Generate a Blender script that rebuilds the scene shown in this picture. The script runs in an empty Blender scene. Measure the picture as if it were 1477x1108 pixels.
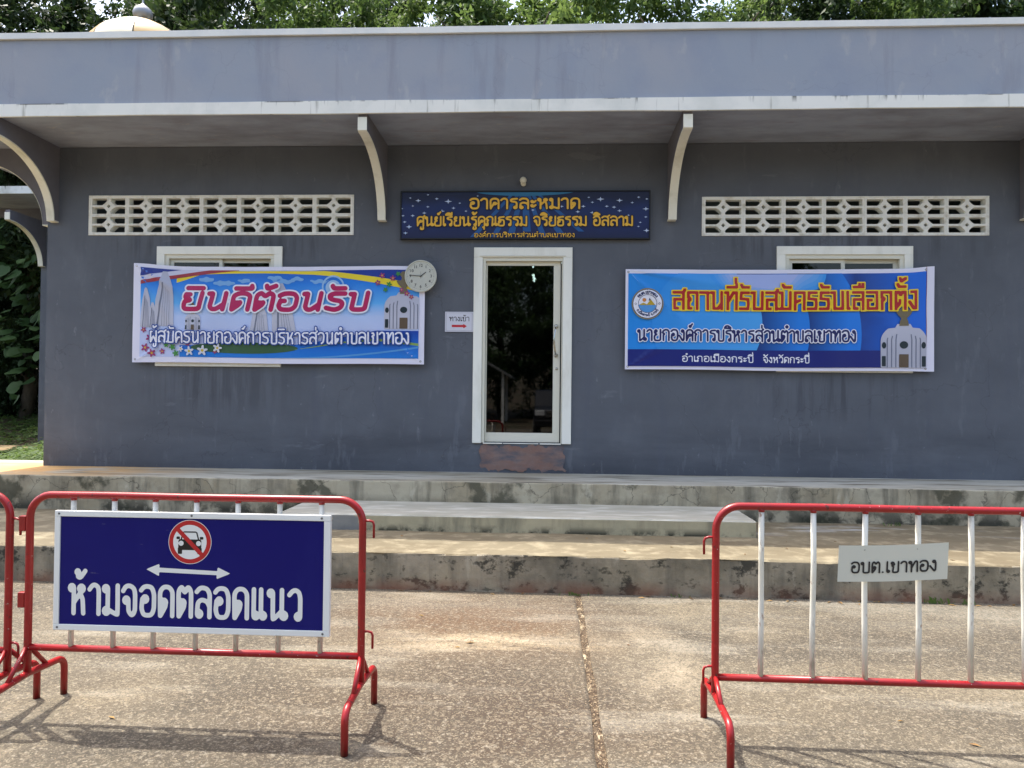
import bpy, bmesh, math, random
import numpy as np
from mathutils import Vector, Matrix
SC = bpy.context.scene
COL = SC.collection
R = math.radians
random.seed(7); rng = np.random.default_rng(7)

# ---------------------------------------------------------------- camera, sky, sun, exposure
F, YAW, PIT, ROL, D, H = 1057.68, 0.0507, 0.0146, 0.00998, 8.2006, 1.4992
cyw, syw, cpt, spt = math.cos(YAW), math.sin(YAW), math.cos(PIT), math.sin(PIT)
fw = Vector((-syw*cpt, cyw*cpt, spt)); rt0 = Vector((cyw, syw, 0)); up0 = rt0.cross(fw)
rt = math.cos(ROL)*rt0 + math.sin(ROL)*up0; up = -math.sin(ROL)*rt0 + math.cos(ROL)*up0
cd = bpy.data.cameras.new('camera'); cam = bpy.data.objects.new('camera', cd); COL.objects.link(cam)
m3 = Matrix((rt, up, -fw)).transposed().to_4x4(); m3.translation = Vector((0, -D, H)); cam.matrix_world = m3
cd.sensor_width = 36; cd.lens = 36*F/1477; cd.clip_end = 2000; cd.clip_start = .05
SC.camera = cam
w = bpy.data.worlds.new('World'); SC.world = w; w.use_nodes = True
nt = w.node_tree; bg = nt.nodes['Background']
sky = nt.nodes.new('ShaderNodeTexSky'); sky.sky_type = 'NISHITA'; sky.sun_disc = False
SUN = Vector((-.33, .228, 1)).normalized()
sky.sun_elevation = math.asin(SUN.z); sky.sun_rotation = math.atan2(SUN.x, SUN.y)
sky.air_density = 1.2; sky.dust_density = 5.5; sky.ozone_density = 1.0
nt.links.new(sky.outputs[0], bg.inputs[0]); bg.inputs[1].default_value = .15
sl = bpy.data.lights.new('sun', 'SUN'); sl.energy = 2.55; sl.angle = R(.5); sl.color = (1, .96, .89)
so = bpy.data.objects.new('sun', sl); COL.objects.link(so)
so.rotation_euler = (-SUN).to_track_quat('-Z', 'Y').to_euler(); so.location = (-5, 5, 20)
SC.view_settings.view_transform = 'Standard'; SC.view_settings.look = 'None'
SC.view_settings.exposure = 1.52; SC.view_settings.gamma = 1
try: SC.view_settings.use_curve_mapping = False
except Exception: pass
SC.cycles.max_bounces = 8; SC.cycles.transparent_max_bounces = 16

# ---------------------------------------------------------------- materials
def C(r, g, b):
    f = lambda v: (v/255/12.92 if v/255 <= .04045 else ((v/255+.055)/1.055)**2.4)
    return (f(r), f(g), f(b), 1)
MATS = {}
def mat(name, col, rough=.6, metal=0, layers=(), bump=None, spec=.5, emit=None, trans=0, bumps=()):
    if name in MATS: return MATS[name]
    m = bpy.data.materials.new(name); m.use_nodes = True; n = m.node_tree.nodes; l = m.node_tree.links
    b = n['Principled BSDF']; b.inputs['Roughness'].default_value = rough; b.inputs['Metallic'].default_value = metal
    b.inputs['Specular IOR Level'].default_value = spec
    geo = n.new('ShaderNodeNewGeometry'); pos = geo.outputs['Position']
    def noise(scale, vec=(1, 1, 1), detail=6, typ='noise', rgh=.6, off=0):
        mp = n.new('ShaderNodeMapping'); mp.inputs['Scale'].default_value = vec; mp.inputs['Location'].default_value = (off, off*.7, off*.3)
        l.new(pos, mp.inputs[0])
        if typ == 'noise':
            t = n.new('ShaderNodeTexNoise'); t.inputs['Detail'].default_value = detail; t.inputs['Roughness'].default_value = rgh; o = t.outputs[0]
        elif typ == 'crack':
            wn = n.new('ShaderNodeTexNoise'); wn.inputs['Scale'].default_value = 3; wn.inputs['Detail'].default_value = 5; l.new(mp.outputs[0], wn.inputs['Vector'])
            ad = n.new('ShaderNodeVectorMath'); ad.operation = 'MULTIPLY_ADD'; ad.inputs[1].default_value = (.5, .5, .5)
            l.new(wn.outputs[1], ad.inputs[0]); l.new(mp.outputs[0], ad.inputs[2])
            t = n.new('ShaderNodeTexVoronoi'); t.feature = 'DISTANCE_TO_EDGE'; l.new(ad.outputs[0], t.inputs['Vector']); t.inputs['Scale'].default_value = scale
            return t.outputs['Distance']
        else:
            t = n.new('ShaderNodeTexVoronoi'); o = t.outputs['Color' if typ == 'cell' else 'Distance']
        t.inputs['Scale'].default_value = scale; l.new(mp.outputs[0], t.inputs['Vector'])
        if typ == 'cell':
            sp = n.new('ShaderNodeSeparateColor'); l.new(o, sp.inputs[0]); o = sp.outputs[0]
        return o
    def rng_(sock, a, b_, c=0., d=1.):
        r = n.new('ShaderNodeMapRange'); r.inputs[1].default_value = a; r.inputs[2].default_value = b_
        r.inputs[3].default_value = c; r.inputs[4].default_value = d; l.new(sock, r.inputs[0]); return r.outputs[0]
    def mul(a, c):
        q = n.new('ShaderNodeMath'); q.operation = 'MULTIPLY'; l.new(a, q.inputs[0])
        if isinstance(c, float): q.inputs[1].default_value = c
        else: l.new(c, q.inputs[1])
        return q.outputs[0]
    cur = None
    for k, L in enumerate(layers):
        o = noise(L.get('s', 5), L.get('v', (1, 1, 1)), L.get('d', 6), L.get('t', 'noise'), L.get('r', .6), L.get('off', k*7.3))
        fac = rng_(o, L.get('lo', .4), L.get('hi', .6))
        if 'z' in L:
            sx = n.new('ShaderNodeSeparateXYZ'); l.new(pos, sx.inputs[0])
            fac = mul(fac, rng_(sx.outputs[2], *L['z']))
        if 'z2' in L:
            sx = n.new('ShaderNodeSeparateXYZ'); l.new(pos, sx.inputs[0])
            fac = mul(fac, rng_(sx.outputs[2], *L['z2']))
        if 'blob' in L:
            c, rad = L['blob']
            s1 = n.new('ShaderNodeVectorMath'); s1.operation = 'SUBTRACT'; l.new(pos, s1.inputs[0]); s1.inputs[1].default_value = c
            s2 = n.new('ShaderNodeVectorMath'); s2.operation = 'DIVIDE'; l.new(s1.outputs[0], s2.inputs[0]); s2.inputs[1].default_value = rad
            s3 = n.new('ShaderNodeVectorMath'); s3.operation = 'LENGTH'; l.new(s2.outputs[0], s3.inputs[0])
            fac = mul(fac, rng_(s3.outputs['Value'], 1, .3))
        fac = mul(fac, float(L.get('f', 1)))
        mx = n.new('ShaderNodeMix'); mx.data_type = 'RGBA'; l.new(fac, mx.inputs[0])
        if cur is None: mx.inputs[6].default_value = col
        else: l.new(cur, mx.inputs[6])
        mx.inputs[7].default_value = L['c']; cur = mx.outputs[2]
    if cur is None: b.inputs['Base Color'].default_value = col
    else: l.new(cur, b.inputs['Base Color'])
    prev = None
    for (s, st, dist, *ty) in ([bump] if bump else []) + list(bumps):
        bp = n.new('ShaderNodeBump'); bp.inputs['Strength'].default_value = st; bp.inputs['Distance'].default_value = dist
        l.new(noise(s, (1, 1, 1), 8, ty[0] if ty else 'noise'), bp.inputs['Height'])
        if prev: l.new(prev, bp.inputs['Normal'])
        prev = bp.outputs[0]
    if prev: l.new(prev, b.inputs['Normal'])
    if emit: b.inputs['Emission Color'].default_value = emit[0]; b.inputs['Emission Strength'].default_value = emit[1]
    if trans: b.inputs['Transmission Weight'].default_value = trans
    MATS[name] = m; return m
def ramp_mat(name, stops, axis=2, a=0, b=1, rough=.45, wob=0.0):
    m = bpy.data.materials.new(name); m.use_nodes = True; n = m.node_tree.nodes; l = m.node_tree.links
    bs = n['Principled BSDF']; bs.inputs['Roughness'].default_value = rough
    g = n.new('ShaderNodeNewGeometry'); s = n.new('ShaderNodeSeparateXYZ'); l.new(g.outputs[0], s.inputs[0])
    r = n.new('ShaderNodeMapRange'); r.inputs[1].default_value = a; r.inputs[2].default_value = b; l.new(s.outputs[axis], r.inputs[0])
    src = r.outputs[0]
    if wob:
        t = n.new('ShaderNodeTexNoise'); t.inputs['Scale'].default_value = 3; mp = n.new('ShaderNodeMapping'); mp.inputs['Scale'].default_value = (1, 1, 2)
        l.new(g.outputs[0], mp.inputs[0]); l.new(mp.outputs[0], t.inputs['Vector'])
        q = n.new('ShaderNodeMath'); q.operation = 'MULTIPLY_ADD'; l.new(t.outputs[0], q.inputs[0]); q.inputs[1].default_value = wob; l.new(src, q.inputs[2]); src = q.outputs[0]
    cr = n.new('ShaderNodeValToRGB'); l.new(src, cr.inputs[0])
    e = cr.color_ramp.elements; e[0].position = stops[0][0]; e[0].color = stops[0][1]; e[1].position = stops[-1][0]; e[1].color = stops[-1][1]
    for p, c in stops[1:-1]: q = e.new(p); q.color = c
    l.new(cr.outputs[0], bs.inputs['Base Color']); return m

WALL = C(94, 98, 106)
M_wall = mat('blue_grey_wall_paint', WALL, .75, layers=[
    dict(c=C(80, 84, 92), s=1.2, v=(1, 1, 1.6), lo=.4, hi=.7, f=.6), dict(c=C(106, 110, 118), s=2.6, v=(1, 1, .5), lo=.52, hi=.75, f=.5),
    dict(c=C(60, 63, 70), s=1.1, v=(.6, 1, 2.6), lo=.42, hi=.68, f=.55, z=(1.3, .95)), dict(c=C(58, 60, 68), s=.9, v=(.7, 1, .9), lo=.3, hi=.65, f=.6, z=(.95, .66)),
    dict(c=C(112, 116, 124), s=9, v=(1, 1, .25), lo=.60, hi=.68, f=.35, off=5), dict(c=C(84, 88, 100), s=3.5, v=(1.4, 1, .16), lo=.56, hi=.68, f=.45, off=9),
    dict(c=C(132, 136, 146), s=14, v=(1, 1, .6), lo=.67, hi=.72, f=.4), dict(c=C(58, 60, 66), s=.55, t='crack', lo=.003, hi=.0, f=.35), dict(c=C(120, 116, 108), s=26, d=3, lo=.66, hi=.72, f=.5, z=(.95, .66)),
    dict(c=C(52, 54, 58), s=7, v=(1.6, 1, .12), lo=.46, hi=.62, f=.6, blob=((-3.78, 0, 3.18), (1.9, 1, .26))), dict(c=C(52, 54, 58), s=7, v=(1.6, 1, .12), lo=.46, hi=.62, f=.6, blob=((3.2, 0, 3.18), (1.9, 1, .26))), dict(c=C(60, 62, 68), s=6, v=(1.6, 1, .12), lo=.46, hi=.62, f=.55, blob=((-3.78, 0, 1.58), (1.1, 1, .42))), dict(c=C(60, 62, 68), s=6, v=(1.6, 1, .12), lo=.46, hi=.62, f=.55, blob=((3.2, 0, 1.58), (1.1, 1, .42))), dict(c=C(118, 122, 130), s=2.0, v=(.5, 1, 2), lo=.64, hi=.67, f=.35, off=40)], bump=(9, .25, .01), bumps=[(90, .15, .003)])
M_par = mat('blue_grey_parapet_paint', C(146, 154, 166), .7, layers=[
    dict(c=C(156, 158, 165), s=.8, v=(1, 1, .8), lo=.4, hi=.65, f=.8), dict(c=C(136, 145, 162), s=1.6, lo=.5, hi=.7, f=.6, off=30),
    dict(c=C(176, 174, 174), s=4, v=(1, 1, .5), lo=.60, hi=.68, f=.5), dict(c=C(126, 128, 138), s=2.5, v=(1.6, 1, .2), lo=.56, hi=.68, f=.5, off=15), dict(c=C(112, 112, 118), s=.5, t='crack', lo=.003, hi=.0, f=.2), dict(c=C(128, 132, 146), s=6, v=(1, 1, .15), lo=.60, hi=.72, f=.5, z=(4.85, 5.1))], bump=(7, .25, .012), bumps=[(70, .15, .003)])
M_soff = mat('bare_soffit_render', C(152, 158, 172), .85, layers=[
    dict(c=C(120, 121, 130), s=1.5, v=(1, 2.5, 1), lo=.4, hi=.7, f=.8), dict(c=C(164, 162, 160), s=7, v=(1, 2, 1), lo=.62, hi=.70, f=.6), dict(c=C(138, 118, 118), s=5, v=(.6, 3, 1), lo=.6, hi=.7, f=.4)], bump=(6, .3, .01))
M_fas = mat('white_fascia_paint', C(232, 231, 222), .6, layers=[
    dict(c=C(206, 208, 200), s=2.5, lo=.45, hi=.7, f=.7), dict(c=C(26, 24, 22), s=10, v=(1, 1, .10), lo=.60, hi=.68, f=.8, z=(4.36, 4.425)),
    dict(c=C(20, 18, 16), s=1.6, v=(1, 1, .1), d=9, lo=.57, hi=.62, f=.8, z=(4.412, 4.421)), dict(c=C(120, 116, 100), s=16, v=(1, 1, .05), lo=.62, hi=.70, f=.6)], bump=(30, .1, .004))
M_cap = mat('parapet_cap_render', C(230, 230, 224), .75, layers=[dict(c=C(206, 210, 210), s=3, lo=.4, hi=.7, f=.7)], bump=(25, .15, .005))
M_cream = mat('cream_trim_paint', C(232, 229, 212), .55, layers=[dict(c=C(190, 184, 158), s=4, lo=.5, hi=.7, f=.6)], bump=(40, .08, .003))
M_white = mat('white_trim_paint', C(240, 239, 228), .5, layers=[dict(c=C(204, 200, 182), s=5, v=(1, 1, .3), lo=.5, hi=.75, f=.6)], bump=(40, .06, .002))
M_block = mat('breeze_block_paint', C(236, 234, 224), .7, layers=[dict(c=C(188, 180, 160), s=9, lo=.5, hi=.7, f=.7)], bump=(60, .2, .004))
M_alu = mat('white_powder_coated_aluminium', C(222, 219, 202), .35)
M_black = mat('black_rubber', C(14, 14, 15), .5)
M_chrome = mat('brushed_steel', C(190, 188, 180), .22, 1)
CONC = [dict(c=C(152, 140, 114), s=1.8, lo=.4, hi=.65, f=.8), dict(c=C(110, 104, 90), s=4, lo=.5, hi=.7, f=.6)]
MOLD = [dict(c=C(58, 55, 46), s=1.9, d=12, lo=.48, hi=.66, f=.6, off=33), dict(c=C(92, 88, 78), s=4, v=(1.5, 1, .2), d=8, lo=.5, hi=.64, f=.7, off=13), dict(c=C(180, 172, 152), s=7, v=(1.2, 1, .3), lo=.62, hi=.7, f=.5, off=19), dict(c=C(30, 30, 24), s=4.2, v=(1, 1, 1.3), d=12, r=.7, lo=.545, hi=.60, f=.85), dict(c=C(30, 30, 24), s=11, v=(1, 1, 1.3), d=8, lo=.60, hi=.66, f=.6), dict(c=C(60, 58, 46), s=1.1, lo=.5, hi=.7, f=.6)]
M_riser1 = mat('mouldy_kerb_concrete', C(152, 142, 122), .9, layers=CONC+MOLD+[dict(c=C(128, 84, 62), s=3, v=(1, 1, 1), lo=.35, hi=.6, f=.8, z=(.11, .01))], bump=(18, .5, .02), bumps=[(110, .3, .004)])
M_riser2 = mat('porch_riser_concrete', C(176, 168, 146), .9, layers=CONC+[
    dict(c=C(28, 30, 22), s=4, v=(1, 1, 1.1), d=11, lo=.44, hi=.54, f=.9, z=(.50, .31)), dict(c=C(48, 50, 34), s=2.2, d=10, lo=.53, hi=.59, f=.75),
    dict(c=C(96, 92, 78), s=4, v=(1.6, 1, .2), d=8, lo=.5, hi=.64, f=.7, off=23), dict(c=C(200, 192, 170), s=6, v=(1, 1, .5), lo=.62, hi=.7, f=.5, off=29), dict(c=C(70, 66, 56), s=1.7, t='crack', lo=.010, hi=.0, f=.7)], bump=(14, .5, .015), bumps=[(90, .3, .004)])
M_blk = mat('step_block_concrete', C(176, 166, 136), .9, layers=[dict(c=C(140, 136, 112), s=3, lo=.4, hi=.7, f=.7), dict(c=C(34, 36, 26), s=6, d=9, lo=.44, hi=.54, f=.9, z=(.35, .29)), dict(c=C(104, 100, 84), s=3, v=(1.4, 1, .25), d=8, lo=.52, hi=.64, f=.6, off=31), dict(c=C(120, 122, 124), s=2.1, lo=.60, hi=.62, f=.8)], bump=(14, .35, .012), bumps=[(90, .3, .004)])
M_tread = mat('worn_tan_screed', C(116, 106, 84), .9, layers=[dict(c=C(92, 80, 58), s=1.2, v=(.6, 2, 1), lo=.4, hi=.65, f=.8), dict(c=C(170, 158, 130), s=6, lo=.5, hi=.7, f=.5),
    dict(c=C(182, 184, 184), s=1.3, v=(.35, 1.4, 1), lo=.5, hi=.56, f=.8, blob=((2.9, -1.35, .28), (1.9, .35, 1)))], bump=(60, .3, .006), bumps=[(9, .2, .01)])
M_landing = mat('pale_porch_screed', C(160, 152, 132), .85, layers=[dict(c=C(188, 184, 170), s=1.0, v=(.5, 2, 1), lo=.4, hi=.6, f=.9), dict(c=C(84, 74, 54), s=2.2, v=(.5, 3, 1), d=9, lo=.5, hi=.62, f=.7, off=4), dict(c=C(196, 152, 92), s=1.5, v=(.8, 2, 1), lo=.35, hi=.55, f=.95, blob=((-5.4, -.2, .6), (1.9, 1.2, 3)))], bump=(40, .3, .006))
M_block_top = mat('step_top_screed', C(172, 168, 154), .85, layers=[dict(c=C(150, 148, 132), s=2.4, v=(.6, 2, 1), lo=.4, hi=.65, f=.7), dict(c=C(212, 210, 200), s=5, v=(.5, 2, 1), lo=.5, hi=.7, f=.7)], bump=(40, .3, .006))
M_ground = mat('weathered_concrete_forecourt', C(95, 86, 70), .92, layers=[
    dict(c=C(58, 52, 43), s=.7, lo=.40, hi=.58, f=.85), dict(c=C(122, 111, 90), s=.9, v=(.6, 1.4, 1), lo=.52, hi=.72, f=.85, off=11),
    dict(c=C(84, 60, 37), s=2.0, lo=.12, hi=.5, f=.95, blob=((-.5, -3.35, 0), (1.35, .95, 1))), dict(c=C(58, 44, 30), s=1.6, lo=.12, hi=.5, f=.92, blob=((-.35, -4.8, 0), (1.5, 1.2, 1))), dict(c=C(66, 60, 50), s=1.6, lo=.3, hi=.6, f=.7, blob=((2.2, -4.9, 0), (1.8, .7, 1))),
    dict(c=C(160, 144, 116), s=2.6, v=(.7, 2.2, 1), lo=.42, hi=.6, f=.8, blob=((-.35, -3.75, 0), (1.0, .28, 1))), dict(c=C(156, 144, 122), s=2.6, v=(1.5, .7, 1), lo=.42, hi=.6, f=.7, blob=((.62, -4.0, 0), (.3, .8, 1))),
    dict(c=C(172, 166, 150), s=2.2, v=(.4, 1.8, 1), lo=.54, hi=.72, f=.4, off=21), dict(c=C(70, 64, 54), s=1.1, d=9, lo=.50, hi=.66, f=.7, off=17), dict(c=C(130, 126, 114), s=1.6, v=(.5, 1.6, 1), lo=.42, hi=.66, f=.7, blob=((1.6, -2.9, 0), (4, .5, 1))),
    dict(c=C(170, 158, 132), s=165, t='cell', lo=.72, hi=1.0, f=.42), dict(c=C(128, 116, 96), s=62, t='cell', lo=.78, hi=.9, f=.45), dict(c=C(60, 54, 44), s=50, t='cell', lo=.2, hi=.08, f=.4, off=8), dict(c=C(50, 43, 33), s=140, t='cell', lo=.32, hi=.05, f=.62, off=3.1),
    dict(c=C(62, 54, 42), s=240, d=2, lo=.5, hi=.7, f=.6), dict(c=C(146, 137, 120), s=42, d=3, lo=.58, hi=.68, f=.5)],
    bump=(150, .55, .004, 'noise'), bumps=[(70, .4, .004, 'noise'), (5, .15, .02, 'noise')])
M_joint = mat('dirt_filled_joint', C(88, 74, 56), .95, layers=[dict(c=C(52, 38, 26), s=40, lo=.45, hi=.6, f=.9), dict(c=C(186, 170, 140), s=24, v=(1, .4, 1), lo=.55, hi=.65, f=.9)], bump=(70, .8, .01))
M_soil = mat('dark_soil', C(74, 58, 40), .95, layers=[dict(c=C(48, 52, 26), s=1.5, lo=.4, hi=.6, f=.9)], bump=(10, .6, .05))
M_patch = mat('raw_mortar_patch', C(136, 114, 106), .9, layers=[dict(c=C(134, 102, 90), s=4.5, v=(1, 1, 1.5), lo=.40, hi=.6, f=.9), dict(c=C(92, 92, 98), s=4.0, v=(.6, 1, 2), d=10, lo=.46, hi=.6, f=.9)], bump=(14, .7, .015))
M_red = mat('glossy_red_enamel', C(146, 22, 24), .34, layers=[dict(c=C(118, 18, 18), s=5, lo=.45, hi=.7, f=.7), dict(c=C(70, 40, 32), s=38, d=9, lo=.63, hi=.67, f=.85), dict(c=C(176, 60, 54), s=22, lo=.60, hi=.72, f=.5), dict(c=C(74, 46, 34), s=26, d=8, lo=.35, hi=.6, f=.9, z=(.07, .0)), dict(c=C(190, 184, 172), s=70, d=3, lo=.70, hi=.73, f=.8)], bump=(120, .06, .001))
M_bar = mat('white_bar_enamel', C(216, 214, 202), .38, layers=[dict(c=C(188, 180, 158), s=6, v=(1, 1, .6), lo=.45, hi=.7, f=.7), dict(c=C(140, 96, 64), s=34, v=(1, 1, .5), d=9, lo=.62, hi=.67, f=.75), dict(c=C(150, 146, 134), s=14, v=(1, 1, .5), lo=.6, hi=.66, f=.6)])
M_leafs = []
def leaf_mat(name, c1, c2, tr=.35):
    m = bpy.data.materials.new(name); m.use_nodes = True; n = m.node_tree.nodes; l = m.node_tree.links
    b = n['Principled BSDF']; b.inputs['Roughness'].default_value = .58; b.inputs['Specular IOR Level'].default_value = .3; out = n['Material Output']
    g = n.new('ShaderNodeNewGeometry'); oi = n.new('ShaderNodeObjectInfo')
    a = n.new('ShaderNodeMath'); a.operation = 'ADD'; l.new(g.outputs['Random Per Island'], a.inputs[0]); l.new(oi.outputs['Random'], a.inputs[1])
    f = n.new('ShaderNodeMath'); f.operation = 'MULTIPLY'; l.new(a.outputs[0], f.inputs[0]); f.inputs[1].default_value = .5
    mx = n.new('ShaderNodeMix'); mx.data_type = 'RGBA'; l.new(f.outputs[0], mx.inputs[0]); mx.inputs[6].default_value = c1; mx.inputs[7].default_value = c2
    l.new(mx.outputs[2], b.inputs['Base Color'])
    t = n.new('ShaderNodeBsdfTranslucent'); hs = n.new('ShaderNodeHueSaturation'); hs.inputs['Value'].default_value = 1.6; hs.inputs['Hue'].default_value = .48
    l.new(mx.outputs[2], hs.inputs['Color']); l.new(hs.outputs[0], t.inputs[0])
    ms = n.new('ShaderNodeMixShader'); ms.inputs[0].default_value = tr; l.new(b.outputs[0], ms.inputs[1]); l.new(t.outputs[0], ms.inputs[2]); l.new(ms.outputs[0], out.inputs[0])
    return m
M_leaf = leaf_mat('tree_leaves', (.022, .052, .014, 1), (.060, .112, .028, 1))
M_leaf2 = leaf_mat('pale_tree_leaves', (.042, .088, .022, 1), (.11, .175, .045, 1), .4)
M_leaf3 = leaf_mat('deep_green_leaves', (.014, .032, .010, 1), (.040, .072, .020, 1), .3)
M_big = leaf_mat('broad_leaves', (.035, .085, .025, 1), (.075, .14, .04, 1), .3)
M_bark = mat('tree_bark', C(96, 84, 68), .9, layers=[dict(c=C(60, 52, 42), s=6, v=(1, 1, .3), lo=.4, hi=.6, f=.8)], bump=(12, .8, .04))
def glass_mat(name, tint, refl=1.0, rough=.02):
    m = bpy.data.materials.new(name); m.use_nodes = True; n = m.node_tree.nodes; l = m.node_tree.links; n.remove(n['Principled BSDF'])
    t = n.new('ShaderNodeBsdfTransparent'); t.inputs[0].default_value = tint; g = n.new('ShaderNodeBsdfGlossy'); g.inputs['Roughness'].default_value = rough
    fr = n.new('ShaderNodeFresnel'); fr.inputs[0].default_value = 1.5; q = n.new('ShaderNodeMath'); q.operation = 'MULTIPLY'; q.inputs[1].default_value = refl; l.new(fr.outputs[0], q.inputs[0])
    ms = n.new('ShaderNodeMixShader'); l.new(q.outputs[0], ms.inputs[0]); l.new(t.outputs[0], ms.inputs[1]); l.new(g.outputs[0], ms.inputs[2]); l.new(ms.outputs[0], n['Material Output'].inputs[0]); return m
M_glass = glass_mat('dark_tinted_glass', (.08, .088, .088, 1), 1.5)
M_wglass = glass_mat('window_glass', (.22, .23, .23, 1), 1.2)
M_room = mat('dim_room_paint', C(120, 122, 118), .8)
def P(name, r, g, b, rough=.45): return mat(name, C(r, g, b), rough)

# ---------------------------------------------------------------- mesh helpers (vertices always in world metres)
class B:
    def __init__(s): s.v = []; s.f = []; s.sm = []; s.mi = []
    def add(s, vs, fs, sm=False, mi=0):
        o = len(s.v); s.v += [tuple(p) for p in vs]; s.f += [tuple(i+o for i in f) for f in fs]; s.sm += [sm]*len(fs); s.mi += [mi]*len(fs); return s
    def box(s, x0, x1, y0, y1, z0, z1, mi=0):
        v = [(x0,y0,z0),(x1,y0,z0),(x1,y1,z0),(x0,y1,z0),(x0,y0,z1),(x1,y0,z1),(x1,y1,z1),(x0,y1,z1)]
        return s.add(v, [(0,3,2,1),(4,5,6,7),(0,1,5,4),(1,2,6,5),(2,3,7,6),(3,0,4,7)], mi=mi)
    def obox(s, c, ax, ay, az):
        c, ax, ay, az = map(Vector, (c, ax, ay, az)); v = []
        for k in (-1, 1):
            for i, j in ((-1,-1),(1,-1),(1,1),(-1,1)): v.append(c+ax*i+ay*j+az*k)
        return s.add(v, [(0,3,2,1),(4,5,6,7),(0,1,5,4),(1,2,6,5),(2,3,7,6),(3,0,4,7)])
    def tube(s, pts, r, n=12, caps=True, r1=None):
        pts = [Vector(p) for p in pts]; rings = []; N = len(pts)
        t = (pts[1]-pts[0]).normalized(); a = t.orthogonal().normalized()
        for i, p in enumerate(pts):
            if i == 0: d = pts[1]-p
            elif i == N-1: d = p-pts[i-1]
            else: d = (pts[i+1]-p).normalized()+(p-pts[i-1]).normalized()
            d.normalize(); a = (a-d*a.dot(d)).normalized(); b = d.cross(a)
            rr = r if r1 is None else r+(r1-r)*i/(N-1)
            rings += [p+(a*math.cos(2*math.pi*k/n)+b*math.sin(2*math.pi*k/n))*rr for k in range(n)]
        f = [(i*n+k, i*n+(k+1) % n, (i+1)*n+(k+1) % n, (i+1)*n+k) for i in range(N-1) for k in range(n)]
        s.add(rings, f, True)
        if caps:
            o = len(s.v)-len(rings)
            s.f.append(tuple(o+k for k in range(n))[::-1]); s.f.append(tuple(o+(N-1)*n+k for k in range(n))); s.sm += [False]*2; s.mi += [0]*2
        return s
    def lathe(s, c, prof, n=32, axis='z', sm=True):
        v = []
        for r, h in prof:
            for k in range(n):
                a = 2*math.pi*k/n; x, y = r*math.cos(a), r*math.sin(a)
                v.append((c[0]+x, c[1]+y, c[2]+h) if axis == 'z' else (c[0]+x, c[1]+h, c[2]+y))
        fl = axis != 'z'
        f = []
        for i in range(len(prof)-1):
            for k in range(n):
                q = (i*n+k, i*n+(k+1) % n, (i+1)*n+(k+1) % n, (i+1)*n+k); f.append(q[::-1] if fl else q)
        return s.add(v, f, sm)
    def prism(s, poly, y0, y1, axis='y', mi=0):      # poly in (x,z) for axis y, in (y,z) for axis x
        n = len(poly)
        if axis == 'y': v = [(a, y0, b) for a, b in poly]+[(a, y1, b) for a, b in poly]
        elif axis == 'x': v = [(y0, a, b) for a, b in poly]+[(y1, a, b) for a, b in poly]
        else: v = [(a, b, y0) for a, b in poly]+[(a, b, y1) for a, b in poly]
        f = [tuple(range(n)), tuple(range(n, 2*n))[::-1]]+[(i, i+n, (i+1) % n+n, (i+1) % n) for i in range(n)]
        return s.add(v, f, mi=mi)
def wloc(o):
    p = Vector((0, 0, 0))
    while o: p = p+o.location; o = o.parent
    return p
def obj(name, b, m, parent=None, loc=None, bevel=0, label=None, kind=None, recalc=True):
    me = bpy.data.meshes.new(name)
    base = wloc(parent) if parent else Vector(loc or (0, 0, 0))
    me.from_pydata([tuple(Vector(p)-base) for p in b.v], [], b.f)
    for x in (m if isinstance(m, (list, tuple)) else [m]): me.materials.append(x)
    me.polygons.foreach_set('use_smooth', b.sm); me.polygons.foreach_set('material_index', b.mi); me.update()
    if recalc and len(b.f) < 60000:
        bm = bmesh.new(); bm.from_mesh(me); bmesh.ops.recalc_face_normals(bm, faces=bm.faces); bm.to_mesh(me); bm.free()
    o = bpy.data.objects.new(name, me); COL.objects.link(o)
    if parent: o.parent = parent
    else: o.location = base
    if bevel:
        md = o.modifiers.new('bevel', 'BEVEL'); md.width = bevel; md.segments = 2; md.limit_method = 'ANGLE'; md.angle_limit = R(40)
    if label: o['label'] = label
    if kind: o['kind'] = kind
    return o
def thing(name, label, cat, loc=(0, 0, 0), group=None):
    o = bpy.data.objects.new(name, None); COL.objects.link(o); o.location = loc; o.empty_display_size = .1
    o['label'] = label; o['category'] = cat
    if group: o['group'] = group
    return o
def tag(o, label, cat, group=None):
    o['label'] = label; o['category'] = cat
    if group: o['group'] = group
    return o
def dup_tree(o, parent=None):
    c = o.copy(); COL.objects.link(c)
    if parent: c.parent = parent
    for ch in list(o.children): dup_tree(ch, c)
    return c

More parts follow.
